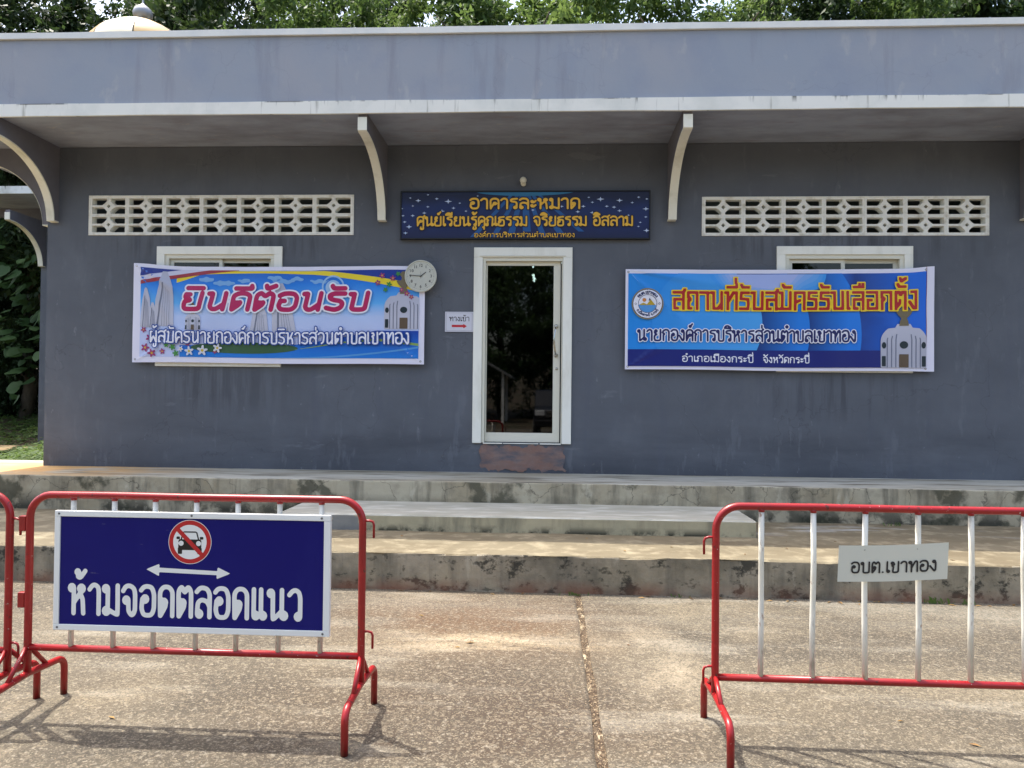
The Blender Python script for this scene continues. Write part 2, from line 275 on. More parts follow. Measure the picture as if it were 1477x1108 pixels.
# ---------------------------------------------------------------- flat print: filled outlines of distance fields
def contour(X, Y, Fd, t, run=4):
    b = B(); I = Fd <= t; ny, nx = Fd.shape
    q = I[:-1, :-1].astype(int)+I[:-1, 1:]+I[1:, 1:]+I[1:, :-1]
    for j in range(ny-1):
        row = q[j]; i = 0
        if not row.any(): continue
        while i < nx-1:
            c = row[i]
            if c == 0: i += 1; continue
            if c == 4:
                k = i
                while k < nx-1 and row[k] == 4 and k-i < run: k += 1
                b.add([(X[i], Y[j]), (X[k], Y[j]), (X[k], Y[j+1]), (X[i], Y[j+1])], [(0, 1, 2, 3)]); i = k; continue
            cs = [(i, j), (i+1, j), (i+1, j+1), (i, j+1)]; poly = []
            for a in range(4):
                p, r = cs[a], cs[(a+1) % 4]; fp, fr = Fd[p[1], p[0]], Fd[r[1], r[0]]
                if fp <= t: poly.append((X[p[0]], Y[p[1]]))
                if (fp <= t) != (fr <= t):
                    u = (t-fp)/(fr-fp); u = min(.98, max(.02, u)); poly.append((X[p[0]]+(X[r[0]]-X[p[0]])*u, Y[p[1]]+(Y[r[1]]-Y[p[1]])*u))
            if len(poly) > 2: b.add(poly, [tuple(range(len(poly)))])
            i += 1
    return b
def plane_map(Y): return lambda x, z: (x, Y, z)
def place(b, fn): b.v = [fn(p[0], p[1]) for p in b.v]; return b
def region(fn, x0, x1, z0, z1, h, mp, t=0.0, run=4):
    X = np.arange(x0, x1+h*.5, h); Z = np.arange(z0, z1+h*.5, h); gx, gz = np.meshgrid(X, Z)
    return place(contour(X, Z, fn(gx, gz), t, run), mp)
def poly_sd(pts):                                    # signed distance to a polygon
    P_ = np.array(pts, float)
    def fn(x, z):
        d = np.full(x.shape, 1e9); ins = np.zeros(x.shape, bool)
        for k in range(len(P_)):
            a, c = P_[k-1], P_[k]; e = c-a; l = e@e+1e-12; tt = np.clip(((x-a[0])*e[0]+(z-a[1])*e[1])/l, 0, 1)
            d = np.minimum(d, np.hypot(x-a[0]-tt*e[0], z-a[1]-tt*e[1]))
            cr = (a[1] > z) != (c[1] > z); ins ^= cr & (x < (c[0]-a[0])*(z-a[1])/(c[1]-a[1]+1e-15)+a[0])
        return np.where(ins, -d, d)
    return fn
def circ(cx, cz, r): return lambda x, z: np.hypot(x-cx, z-cz)-r
# ---- stroke lettering: every glyph is a few centre lines; o = head loop (cx, cy, r, attach x, attach y)
def _o(cx,cy,r,ax,ay): return ('o',cx,cy,r,ax,ay)
ARCH=[(.10,.62),(.12,.84),(.24,.97),(.38,1.0),(.52,.97),(.64,.84),(.66,.62)]
NOT=[(.14,.50),(.24,.60),(.08,.72),(.13,.88),(.26,.98),(.38,1.0),(.52,.97),(.62,.86),(.64,.66)]
TOPL=_o(.13,.88,.09,.22,.88)
G={
'ก':(.78,[[(.14,0)]+NOT+[(.64,0)]]),
'ข':(.74,[_o(.15,.87,.09,.24,.87),[(.24,.87),(.29,.74),(.12,.64),(.22,.52),(.19,.12),(.24,0),(.52,0),(.60,.10),(.60,1)]]),
'ค':(.78,[_o(.40,.50,.09,.32,.46),[(.32,.46),(.13,.06),(.12,0)],[(.12,0)]+ARCH[0:]+[(.66,0)]]),
'ง':(.60,[_o(.33,.88,.09,.42,.88),[(.42,.88),(.46,.70),(.46,.12),(.40,0),(.32,.04),(.05,.46)]]),
'จ':(.74,[_o(.21,.50,.09,.30,.48),[(.30,.48),(.32,.14),(.44,0),(.54,.04),(.60,.20),(.60,.68),(.54,.90),(.36,1.0),(.18,.97),(.06,.82)]]),
'ณ':(1.1,[_o(.11,.10,.09,.20,.12),[(.20,.12)]+NOT[0:]+[(.60,0)],[(.60,.02),(.88,.26)],[(.90,1),(.90,.08)],_o(.98,.12,.09,.90,.1)]),
'ด':(.78,[_o(.28,.46,.09,.36,.42),[(.36,.44),(.33,.30),(.13,.0)],[(.12,0)]+ARCH+[(.66,0)]]),
'ต':(.78,[_o(.28,.46,.09,.36,.42),[(.36,.44),(.33,.30),(.13,.0)],[(.12,0),(.10,.62),(.12,.88),(.24,1.0),(.38,.84),(.52,1.0),(.64,.88),(.66,.62),(.66,0)]]),
'ถ':(.80,[_o(.27,.10,.09,.18,.12),[(.17,.12)]+NOT+[(.66,0)]]),
'ท':(.80,[TOPL,[(.22,.88),(.24,0)],[(.24,.36),(.48,.92),(.58,1.0),(.66,.90),(.68,0)]]),
'ธ':(.72,[_o(.20,.46,.09,.11,.44),[(.11,.46),(.11,.10),(.18,0),(.50,0),(.60,.10),(.60,.48),(.52,.62),(.22,.68),(.11,.78),(.18,.92),(.34,.94),(.60,.98)]]),
'น':(.84,[TOPL,[(.22,.88),(.24,0),(.60,.26)],[(.62,1),(.62,.06)],_o(.71,.12,.10,.62,.1)]),
'บ':(.80,[TOPL,[(.22,.88),(.22,.1),(.30,0),(.58,0),(.66,.10),(.66,1)]]),
'ผ':(.80,[_o(.24,.88,.09,.14,.88),[(.14,.88),(.14,0),(.40,.52),(.66,0),(.66,1)]]),
'ภ':(.82,[_o(.10,.10,.09,.19,.12),[(.19,.12)]+NOT+[(.66,0)]]),
'ม':(.80,[TOPL,[(.22,.88),(.22,.16)],_o(.16,.11,.10,.25,.12),[(.24,.16),(.66,0),(.66,1)]]),
'ย':(.80,[_o(.24,.88,.09,.14,.84),[(.14,.86),(.14,.70),(.30,.56),(.14,.46),(.12,.18),(.20,0),(.56,0),(.66,.10),(.66,1)]]),
'ร':(.66,[[(.54,.98),(.22,.94),(.11,.84),(.16,.72),(.42,.66),(.52,.52),(.52,.12)],_o(.43,.10,.09,.52,.1)]),
'ล':(.78,[[(.08,.86),(.22,.98),(.38,1.0),(.56,.94),(.66,.74),(.66,0)],[(.66,.34),(.54,.52),(.30,.58),(.14,.46),(.11,.14)],_o(.20,.10,.09,.11,.1)]),
'ว':(.66,[[(.06,.84),(.20,.97),(.34,1.0),(.48,.92),(.54,.70),(.54,.16)],_o(.45,.10,.09,.54,.1)]),
'ศ':(.80,[_o(.40,.50,.09,.32,.46),[(.32,.46),(.13,.06)],[(.12,0)]+ARCH+[(.66,0)],[(.58,.92),(.76,1.12)]]),
'ส':(.80,[[(.08,.86),(.22,.98),(.38,1.0),(.56,.94),(.66,.74),(.66,0)],[(.66,.34),(.54,.52),(.30,.58),(.14,.46),(.11,.14)],_o(.20,.10,.09,.11,.1),[(.56,.94),(.76,1.12)]]),
'ห':(.82,[TOPL,[(.22,.88),(.22,0)],[(.22,.36),(.50,.70)],_o(.56,.86,.10,.50,.76),[(.50,.70),(.62,.48),(.66,0)]]),
'อ':(.78,[_o(.26,.56,.09,.14,.54),[(.14,.56),(.11,.26),(.20,.04),(.38,0),(.56,.04),(.66,.26),(.66,.70),(.56,.94),(.38,1.0),(.20,.97),(.08,.86)]]),
'า':(.62,[[(.06,.84),(.18,.97),(.30,1.0),(.44,.92),(.48,.70),(.48,0)]]),
'เ':(.38,[[(.13,1),(.13,.14)],_o(.22,.10,.09,.13,.1)]),
'แ':(.70,[[(.13,1),(.13,.14)],_o(.22,.10,.09,.13,.1),[(.45,1),(.45,.14)],_o(.54,.10,.09,.45,.1)]),
'ะ':(.52,[_o(.15,.70,.06,.21,.66),[(.13,.62),(.26,.60),(.40,.76)],_o(.15,.28,.06,.21,.24),[(.13,.20),(.26,.18),(.40,.34)]]),
'.':(.34,[[(.14,.03),(.15,.03)]]),
' ':(.5,[]),
}
# marks: x measured from the right stem of the letter before
M={
'ิ':[[(-.56,1.20),(-.46,1.36),(-.24,1.40),(0,1.20),(-.56,1.20)]],
'ี':[[(-.56,1.20),(-.46,1.36),(-.24,1.40),(0,1.20),(-.56,1.20)],[(0,1.20),(0,1.46)]],
'ื':[[(-.56,1.20),(-.46,1.36),(-.24,1.40),(0,1.20),(-.56,1.20)],[(0,1.20),(0,1.46)],[(-.17,1.30),(-.17,1.46)]],
'ั':[_o(-.44,1.38,.06,-.38,1.34),[(-.42,1.30),(-.30,1.22),(-.10,1.26),(.04,1.46)]],
'่':[[(-.04,1.26),(-.04,1.48)]],
'้':[_o(-.30,1.44,.05,-.24,1.42),[(-.24,1.44),(-.28,1.28),(-.16,1.26),(.04,1.48)]],
'์':[_o(-.22,1.32,.07,-.14,1.32),[(-.16,1.36),(-.02,1.54)]],
'ู':[[(-.24,-.18),(-.24,-.38),(-.02,-.38),(-.02,-.16)]],
'ุ':[[(-.14,-.18),(-.02,-.18),(-.02,-.40)]],
'ํ':[('o',-.06,1.36,.08,0,1.3)],
}
UP='ิีืั'; TONE='่้์'
SQ={
'ถ':(.80,[[(.14,.72),(.14,.98),(.66,.98),(.66,0)],[(.14,.72),(.26,.58),(.16,.48),(.16,.02),(.30,.02)]]),
'า':(.62,[[(.06,.98),(.48,.98),(.48,0)]]),
'น':(.84,[[(.06,.98),(.20,.98),(.20,.02),(.46,.02),(.66,.3)],[(.66,1),(.66,0)]]),
'ท':(.82,[[(.04,.98),(.18,.98),(.18,0)],[(.18,.42),(.50,.98),(.68,.98),(.68,0)]]),
'บ':(.80,[[(.06,.98),(.20,.98),(.20,.02),(.66,.02),(.66,1)]]),
'ม':(.80,[[(.06,.98),(.20,.98),(.20,.02),(.66,.02),(.66,1)],[(.04,.02),(.2,.02)]]),
'ค':(.80,[[(.14,0),(.14,.98),(.66,.98),(.66,0)],[(.14,.40),(.40,.52)]]),
'เ':(.38,[[(.15,1),(.15,.02),(.24,.02)]]),
'ล':(.80,[[(.10,.98),(.66,.98),(.66,0)],[(.66,.56),(.14,.56),(.14,.02),(.32,.02)]]),
'อ':(.80,[[(.10,.98),(.66,.98),(.66,.02),(.14,.02),(.14,.52),(.34,.52)]]),
'ก':(.80,[[(.16,0),(.16,.48),(.28,.60),(.14,.70),(.14,.98),(.66,.98),(.66,0)]]),
'ต':(.80,[[(.14,0),(.14,.98),(.30,.98),(.40,.82),(.50,.98),(.66,.98),(.66,0)],[(.14,.08),(.36,.34),(.36,.50)]]),
'ง':(.60,[[(.22,.98),(.46,.98),(.46,.02),(.34,.02),(.10,.40)]]), # square, loopless cuts of a few letters
'ร':(.70,[[(.56,.98),(.14,.98),(.12,.62),(.54,.58),(.56,.30),(.54,.02),(.08,.02)]]),
'ส':(.80,[[(.10,.98),(.66,.98),(.66,0)],[(.66,.56),(.14,.56),(.14,.02),(.32,.02)],[(.64,.98),(.74,1.14)]]),
}
RND={'ห':(.82,[[(.08,.96),(.22,.96),(.22,0)],[(.22,.36),(.46,.58),(.62,.98)],[(.46,.56),(.62,.36),(.66,0)]]),
'ร':(.70,[[(.60,.98),(.26,.97),(.13,.86),(.16,.68),(.30,.58),(.48,.52),(.58,.36),(.54,.12),(.36,0),(.08,.10)]]),
'น':(.84,[[(.10,.96),(.22,.96),(.22,.2),(.30,.02),(.44,.02),(.64,.3)],[(.66,1),(.66,0)]]),
'ม':(.84,[[(.10,.96),(.22,.96),(.22,.02),(.66,.02),(.68,1)],[(.08,.04),(.24,.04)]]),
'ว':(.66,[[(.06,.84),(.20,.97),(.34,1.0),(.50,.90),(.56,.66),(.52,.2),(.36,.02)]]),
}
MB={'ิ':[[(-.52,1.30),(0,1.30)]],'ี':[[(-.52,1.30),(0,1.30),(0,1.46)]],'ื':[[(-.52,1.30),(0,1.30),(0,1.46)],[(-.2,1.3),(-.2,1.46)]],'ั':[[(-.42,1.44),(-.34,1.30),(0,1.30)]],'้':[[(-.28,1.46),(-.22,1.30),(.02,1.46)]]}
def smooth(p,n=5):
    if len(p)<3: return p
    p=np.array(p,float);out=[]
    for i in range(len(p)-1):
        a=p[max(i-1,0)];b=p[i];c=p[i+1];d=p[min(i+2,len(p)-1)]
        # keep long straight runs straight: limit tangents
        L=np.linalg.norm(c-b)
        def lim(v):
            m=np.linalg.norm(v); k=min(m,.5*L*2 if L<.3 else .12); return v/m*k if m>0 else v
        t0=lim((c-a)/2) if i>0 else (c-b)*.3; t1=lim((d-b)/2) if i+2<len(p) else (c-b)*.3
        if L>=.3 or True:
            for k in range(n):
                t=k/n;h=(2*t**3-3*t*t+1,t**3-2*t*t+t,-2*t**3+3*t*t,t**3-t*t)
                out.append(h[0]*b+h[1]*t0+h[2]*c+h[3]*t1)
    out.append(p[-1]);return [tuple(q) for q in out]
def layout(s,style='loop',gap=.0,ls=0.0):
    segs=[];x=0;right=0;stack=0
    T=dict(G)
    if style=='square': T.update(RND);T.update(SQ)
    if style=='round': T.update(RND)
    def add(els,ox,oy):
        for e in els:
            if e[0]=='o':
                _,cx,cy,r,ax,ay=e
                if style=='loop' or e[0]=='o' and r==.08:
                    pts=[(cx+r*np.cos(a),cy+r*np.sin(a)) for a in np.linspace(0,2*np.pi,11)]
                else:
                    dx,dy=cx-ax,cy-ay;l=max(1e-6,(dx*dx+dy*dy)**.5)
                    if abs(dx)>=abs(dy)*.3: dy=0;l=abs(dx)
                    pts=[(ax,ay+(.06 if ay>.7 and ay<1 else -.06 if ay<.2 and ay>0 else 0)),(ax+dx/l*.13,ay+(.06 if ay>.7 and ay<1 else -.06 if ay<.2 and ay>0 else 0))]
            else:
                pts=e if style=='square' else smooth(e)
            for a,b in zip(pts[:-1],pts[1:]): segs.append((a[0]+ox,a[1]+oy,b[0]+ox,b[1]+oy))
    for ch in s:
        if ch=='ำ':
            add(M['ํ'],right,0 if not stack else .3); w,e=T['า'];add(e,x,0);x+=w+ls;right=x-ls-.14;stack=0;continue
        if ch in M:
            mk=MB.get(ch,M[ch]) if style!='loop' else M[ch]
            if ch in UP: add(mk,right,0);stack=1
            elif ch in TONE: add(mk,right,.32 if stack else 0)
            else: add(mk,right,0)
            continue
        w,e=T[ch];add(e,x,0);x+=w+ls;right=x-ls-.14;stack=0
    return np.array(segs),x-ls
def field(segs,x0,x1,y0,y1,h,dist=None):
    nx=int(np.ceil((x1-x0)/h))+1;ny=int(np.ceil((y1-y0)/h))+1
    X=x0+h*np.arange(nx);Y=y0+h*np.arange(ny)
    F=np.full((ny,nx),9.0)
    R=.45
    for ax,ay,bx,by in segs:
        i0=max(0,int((min(ax,bx)-R-x0)/h));i1=min(nx,int((max(ax,bx)+R-x0)/h)+2)
        j0=max(0,int((min(ay,by)-R-y0)/h));j1=min(ny,int((max(ay,by)+R-y0)/h)+2)
        if i1<=i0 or j1<=j0: continue
        gx=X[None,i0:i1];gy=Y[j0:j1,None];dx,dy=bx-ax,by-ay;l=dx*dx+dy*dy+1e-12
        t=np.clip(((gx-ax)*dx+(gy-ay)*dy)/l,0,1)
        if dist=='sq': d=np.maximum(abs(gx-ax-t*dx),abs(gy-ay-t*dy))
        else: d=np.hypot(gx-ax-t*dx,gy-ay-t*dy)
        F[j0:j1,i0:i1]=np.minimum(F[j0:j1,i0:i1],d)
    return X,Y,F
def text_b(s, style, wt, x0, x1, z0, hg, mp, shear=0, h=.055, ls=0, sq=False, run=4, core=None):
    core = wt if core is None else core; x0 += core*hg*.8; x1 -= core*hg*.8; hg = hg/(1+2*core); z0 += core*hg
    sg, wd = layout(s, style, ls=ls); sx = (x1-x0)/(wd*hg); sg = sg.copy(); sg[:, [0, 2]] *= sx
    sg[:, 0] += sg[:, 1]*shear; sg[:, 2] += sg[:, 3]*shear
    X, Y, Fd = field(sg, -.4, wd*sx+.8, -.62, 2.15, h, 'sq' if sq else None)
    b = contour(X, Y, Fd, wt, run); b.v = [mp(x0+p[0]*hg, z0+p[1]*hg) for p in b.v]; return b

# ================================================================ THE SETTING
def strip(prof, x0, x1, step=.12, jit=.004, seed=0):
    """extrude a (y,z) profile along x with slightly worn, wavy edges"""
    b = B(); n = int((x1-x0)/step)+1; ph = [random.Random(seed*31+k).uniform(0, 9) for k in range(len(prof))]
    for i in range(n+1):
        x = x0+(x1-x0)*i/n
        for k, (y, z) in enumerate(prof):
            e = 1 if 0 < k < len(prof)-1 else 0
            b.v.append((x, y+e*jit*(math.sin(x*5.1+ph[k])+.7*math.sin(x*13.7+ph[k]*2)), z+e*jit*.6*(math.sin(x*4.3+ph[k]*3)+.6*math.sin(x*17+ph[k]))))
    m = len(prof)
    b.f = [(i*m+k, (i+1)*m+k, (i+1)*m+k+1, i*m+k+1) for i in range(n) for k in range(m-1)]
    b.sm = [False]*len(b.f); b.mi = [0]*len(b.f); return b
def noise2(x, y): return math.sin(x*1.3+y*.7)+.6*math.sin(x*2.9-y*2.1+1)+.4*math.sin(x*6.1+y*5.3+2)
# terrain: one sheet to the horizon
def terr(x, y):
    z = -.06
    if y > -1.2: z = -.06+(.40+.06)*min(1, max(0, (y+1.2)/1.6))
    if y > 5.5: z += .55*min(1, (y-5.5)/5)
    if y > 14: z += (y-14)*.10
    z = min(z, 18)
    d = math.hypot(x, y)
    if y > 1 or x < -7.8: z += .03*noise2(x*2, y*2)*(1 if y > -1 else 0)
    if y < -50: z += min(8, (-50-y)*.10)
    return z
xs = sorted(set([-400, -200, -100, -60, -40, -30, -24, -20, -17]+[round(-15+.5*i, 2) for i in range(65)]+[20, 25, 32, 45, 70, 120, 200, 400]))
ys = sorted(set([-400, -200, -120, -80, -60, -45, -36, -30, -26, -22, -19, -17, -14, -10, -6, -3]+[round(-2+.5*i, 2) for i in range(36)]+[18, 21, 25, 30, 38, 50, 70, 110, 200, 400]))
b = B(); b.v = [(x, y, terr(x, y)) for y in ys for x in xs]; nx = len(xs)
b.f = [(j*nx+i, j*nx+i+1, (j+1)*nx+i+1, (j+1)*nx+i) for j in range(len(ys)-1) for i in range(nx-1)]; b.sm = [True]*len(b.f); b.mi = [0]*len(b.f)
obj('ground', b, M_soil, kind='structure')
# forecourt: two cast slabs with a dirt filled joint between them
def slab(x0, x1, y0, y1, edge):
    b = B(); N = 60; ed = []
    for i in range(N+1):
        y = y0+(y1-y0)*i/N; ed.append(y)
    def jx(y, s): return .004*math.sin(y*9+s)+.003*math.sin(y*23+s*2)
    for y in ed:
        if edge > 0: row = [(x0, y, 0), (x1-.012+jx(y, 1), y, 0), (x1+jx(y, 1), y, -.006), (x1+jx(y, 1), y, -.05)]
        else: row = [(x0+jx(y, 4), y, -.05), (x0+jx(y, 4), y, -.006), (x0+.012+jx(y, 4), y, 0), (x1, y, 0)]
        b.v += row
    b.f = [(i*4+k, i*4+k+1, (i+1)*4+k+1, (i+1)*4+k) for i in range(N) for k in range(3)]; b.sm = [False]*len(b.f); b.mi = [0]*len(b.f); return b
JX = .232
obj('forecourt_slab', slab(-14, JX-.022, -24, -2.60, 1), M_ground, kind='structure')
obj('forecourt_slab', slab(JX+.022, 14, -24, -2.60, -1), M_ground, kind='structure')
b = B()
for i in range(400):
    pass
n = 260
for i in range(n+1):
    y = -12+(12-2.6)*i/n
    for k, dx in enumerate((-.04, -.015, .012, .04)):
        b.v.append((JX+dx, y, -.014+(.006*math.sin(y*31+k*2)+.004*math.sin(y*77+k) if k in (1, 2) else 0)))
b.f = [(i*4+k, i*4+k+1, (i+1)*4+k+1, (i+1)*4+k) for i in range(n) for k in range(3)]; b.sm = [True]*len(b.f); b.mi = [0]*len(b.f)
obj('joint_filling', b, M_joint, kind='structure')
b = B()                                              # grit and dry crumbs lying in and round the joint, and leaf litter
for i in range(2600):
    if i < 1100: x, y = JX+random.gauss(0, .012), random.uniform(-6, -2.62); z = -.006
    elif i < 1500: x, y = JX+random.gauss(0, .10), random.uniform(-6, -2.62); z = 0
    elif i < 1900: x, y = random.uniform(-4, 4), -2.62-abs(random.gauss(0, .05)); z = 0
    else: x, y = random.uniform(-4, 4), random.uniform(-7, -2.7); z = 0
    if abs(x-JX) < .022: z = -.008
    r = random.uniform(.0015, .0045)*(1.3 if i < 1100 else 1); a = random.uniform(0, 3)
    p = [(x+r*math.cos(a+q*2.1)*random.uniform(.6, 1.4), y+r*math.sin(a+q*2.1)*random.uniform(.6, 1.4), z) for q in range(3)]
    b.add(p+[(x, y, z+r*.8)], [(0, 1, 3), (1, 2, 3), (2, 0, 3)])
obj('loose_grit', b, mat('dry_grit', C(168, 148, 118), .9, layers=[dict(c=C(90, 66, 44), s=60, lo=.4, hi=.6)]), kind='stuff', recalc=False)
# steps
YT, ZT, YB, ZB, YL, ZL = -2.62, .282, -1.735, .422, -.914, .627
o = obj('lower_terrace', strip([(YT, -.05), (YT, ZT-.012), (YT+.004, ZT-.003), (YT+.014, ZT), (YL+.01, ZT)], -12, 12, jit=.005, seed=1), [M_riser1, M_tread], kind='structure')
for p in o.data.polygons:
    p.material_index = 1 if abs(p.normal.z) > .6 else 0
o = obj('porch_slab', strip([(YL, ZT-.02), (YL, ZL-.012), (YL+.004, ZL-.003), (YL+.014, ZL), (.16, ZL)], -9, 9, jit=.004, seed=2), [M_riser2, M_landing], kind='structure')
for p in o.data.polygons: p.material_index = 1 if abs(p.normal.z) > .6 else 0
b = B().box(-9, -5.75, .155, .62, .3, ZL-.002); 
for k, x in enumerate((-9, -5.75)): pass
obj('porch_slab', b, M_landing, kind='structure', bevel=.01)
def block():
    b = B(); N = 60; jt = lambda x, s: .003*math.sin(x*7+s)+.002*math.sin(x*19+s)
    x0, x1 = -2.40, 1.80
    for i in range(N+1):
        x = x0+(x1-x0)*i/N
        b.v += [(x, YB+jt(x, 1), ZT-.01), (x, YB+jt(x, 2), ZB-.010), (x, YB+.010+jt(x, 2), ZB+jt(x, 5)*.4), (x, YL+.012, ZB)]
    b.f = [(i*4+k, (i+1)*4+k, (i+1)*4+k+1, i*4+k+1) for i in range(N) for k in range(3)]+[(3, 2, 1, 0, len(b.v)), (N*4, N*4+1, N*4+2, N*4+3, len(b.v)+1)]
    b.v += [(x0, YL+.012, ZT-.01), (x1, YL+.012, ZT-.01)]
    b.sm = [False]*len(b.f); b.mi = [0]*len(b.f); return b
o = obj('step_block', block(), [M_blk, M_block_top], kind='structure')
for p in o.data.polygons: p.material_index = 1 if abs(p.normal.z) > .6 else 0
# leaf litter, weeds at kerb foot
b = B()
for i in range(90):
    x = random.uniform(-4.2, 4.6); y = random.choice([-2.66, -2.7, random.uniform(-6, -2.7), random.uniform(-2.5, -1.8)]); z = .003 if y < -2.62 else ZT+.003
    a = random.uniform(0, 6.3); l = random.uniform(.012, .035); wd = l*.35; ca, sa = math.cos(a), math.sin(a)
    if abs(x-JX) < .06: continue
    b.add([(x-ca*l, y-sa*l, z), (x+sa*wd, y-ca*wd, z+.004), (x+ca*l, y+sa*l, z+.002), (x-sa*wd, y+ca*wd, z+.006)], [(0, 1, 2, 3)])
obj('leaf_litter', b, mat('dry_leaf', C(150, 118, 62), .8, layers=[dict(c=C(92, 62, 34), s=9, lo=.4, hi=.6)]), kind='stuff')
b = B()
for (cx, cy, cz, n, hh) in ((2.85, -2.65, 0, 30, .05), (3.05, -2.66, 0, 16, .04), (.2, -2.66, 0, 14, .03), (.98, -2.64, 0, 8, .025), (-2.7, -2.65, 0, 14, .04), (3.3, -1.0, ZT, 14, .04)):
    for i in range(n):
        a = random.uniform(0, 6.28); x = cx+random.gauss(0, .05); y = cy-abs(random.gauss(0, .012)); l = hh*random.uniform(.5, 1.2); dx, dy = math.cos(a)*l*.6, -abs(math.sin(a))*l*.4
        b.add([(x-.003, y, cz), (x+.003, y, cz), (x+dx*.6+.006, y+dy*.6, cz+l*.8), (x+dx, y+dy, cz+l)], [(0, 1, 2, 3)])
obj('kerb_weeds', b, mat('weed_green', C(86, 112, 44), .6), kind='stuff')

# ================================================================ THE COMMUNITY HALL
hall = thing('community_hall', 'blue-grey rendered single-storey hall with deep flat roof, curved brackets and a white glass door', 'building', (0, 2.5, .6))
WX0, WX1, WT = -5.83, 6.9, 4.312
HOLES = [(-5.325, -2.245, 3.306, 3.742), (1.685, 4.748, 3.292, 3.702), (-4.42, -3.14, 1.88, 3.07), (2.58, 3.855, 1.87, 3.07), (-.755, .142, .960, 3.035)]
def wall_front(y0, y1, X0, X1, Z0, Z1, holes):
    xs = sorted(set([X0, X1]+[h[0] for h in holes]+[h[1] for h in holes])); zs = sorted(set([Z0, Z1]+[h[2] for h in holes]+[h[3] for h in holes])); b = B()
    inh = lambda x, z: any(h[0] < x < h[1] and h[2] < z < h[3] for h in holes)
    for i in range(len(xs)-1):
        for j in range(len(zs)-1):
            if inh((xs[i]+xs[i+1])/2, (zs[j]+zs[j+1])/2): continue
            a, c, d, e = xs[i], xs[i+1], zs[j], zs[j+1]
            b.add([(a, y0, d), (c, y0, d), (c, y0, e), (a, y0, e)], [(0, 1, 2, 3)]); b.add([(a, y1, d), (c, y1, d), (c, y1, e), (a, y1, e)], [(3, 2, 1, 0)])
    for x0, x1, z0, z1 in holes+[(X0, X1, Z0, Z1)]:
        b.add([(x0, y0, z0), (x0, y1, z0), (x0, y1, z1), (x0, y0, z1)], [(0, 1, 2, 3)]); b.add([(x1, y0, z0), (x1, y1, z0), (x1, y1, z1), (x1, y0, z1)], [(3, 2, 1, 0)])
        b.add([(x0, y0, z0), (x1, y0, z0), (x1, y1, z0), (x0, y1, z0)], [(0, 1, 2, 3)]); b.add([(x0, y0, z1), (x1, y0, z1), (x1, y1, z1), (x0, y1, z1)], [(3, 2, 1, 0)])
    return b
obj('front_wall', wall_front(0, .15, WX0, WX1, .60, WT, HOLES), M_wall, hall, recalc=False)
b = B().box(WX0, WX0+.15, .152, 5, .55, WT).box(WX1-.15, WX1, .152, 5, .55, WT).box(WX0, WX1, 5.002, 5.15, .55, WT)
obj('side_wall', b, M_wall, hall)
b = B().box(WX0+.16, WX1-.16, .16, 4.98, .90, .955); obj('floor_slab', b, M_room, hall)
b = B().box(WX0+.16, WX1-.16, .16, 4.98, 3.95, 3.98); obj('ceiling', b, M_room, hall)
# roof
RX0, RX1 = -7.05, 8.0
b = B().box(RX0+.02, RX1-.02, -.965, 6.2, 4.318, 4.40)
obj('roof_slab', b, M_soff, hall)
b = B().prism([(-.972, 4.402), (-.972, 5.096), (-.85, 5.096), (-.85, 4.402)], RX0+.02, RX1-.02, 'x').box(RX0+.02, RX0+.14, -.849, 6.18, 4.402, 5.096).box(RX1-.14, RX1-.02, -.849, 6.18, 4.402, 5.096).box(RX0+.02, RX1-.02, 6.182, 6.3, 4.402, 5.096)
obj('parapet', b, M_par, hall)
def xstrip(y0, y1, z0, z1, x0, x1, jit, seed):       # long band, edges not quite straight
    b = B(); N = 70; r = random.Random(seed); ph = [r.uniform(0, 9) for _ in range(4)]
    for i in range(N+1):
        x = x0+(x1-x0)*i/N
        q = [jit*(math.sin(x*1.7+p)+.5*math.sin(x*5.3+2*p)) for p in ph]
        b.v += [(x, y0, z0+q[0]), (x, y0, z1+q[1]), (x, y1, z1+q[1]), (x, y1, z0+q[0])]
    b.f = [(i*4+k, (i+1)*4+k, (i+1)*4+(k+1) % 4, i*4+(k+1) % 4) for i in range(N) for k in range(4)]+[(0, 1, 2, 3), (N*4+3, N*4+2, N*4+1, N*4)]
    b.sm = [False]*len(b.f); b.mi = [0]*len(b.f); return b
b = xstrip(-1.0, -.9725, 4.300, 4.424, RX0, RX1, .0025, 3); obj('fascia', b, M_fas, hall)
b = xstrip(-1.0, -.80, 5.097, 5.160, RX0, RX1, .002, 5).box(RX0, RX0+.2, -.799, 6.3, 5.097, 5.158); obj('parapet_cap', b, M_cap, hall)
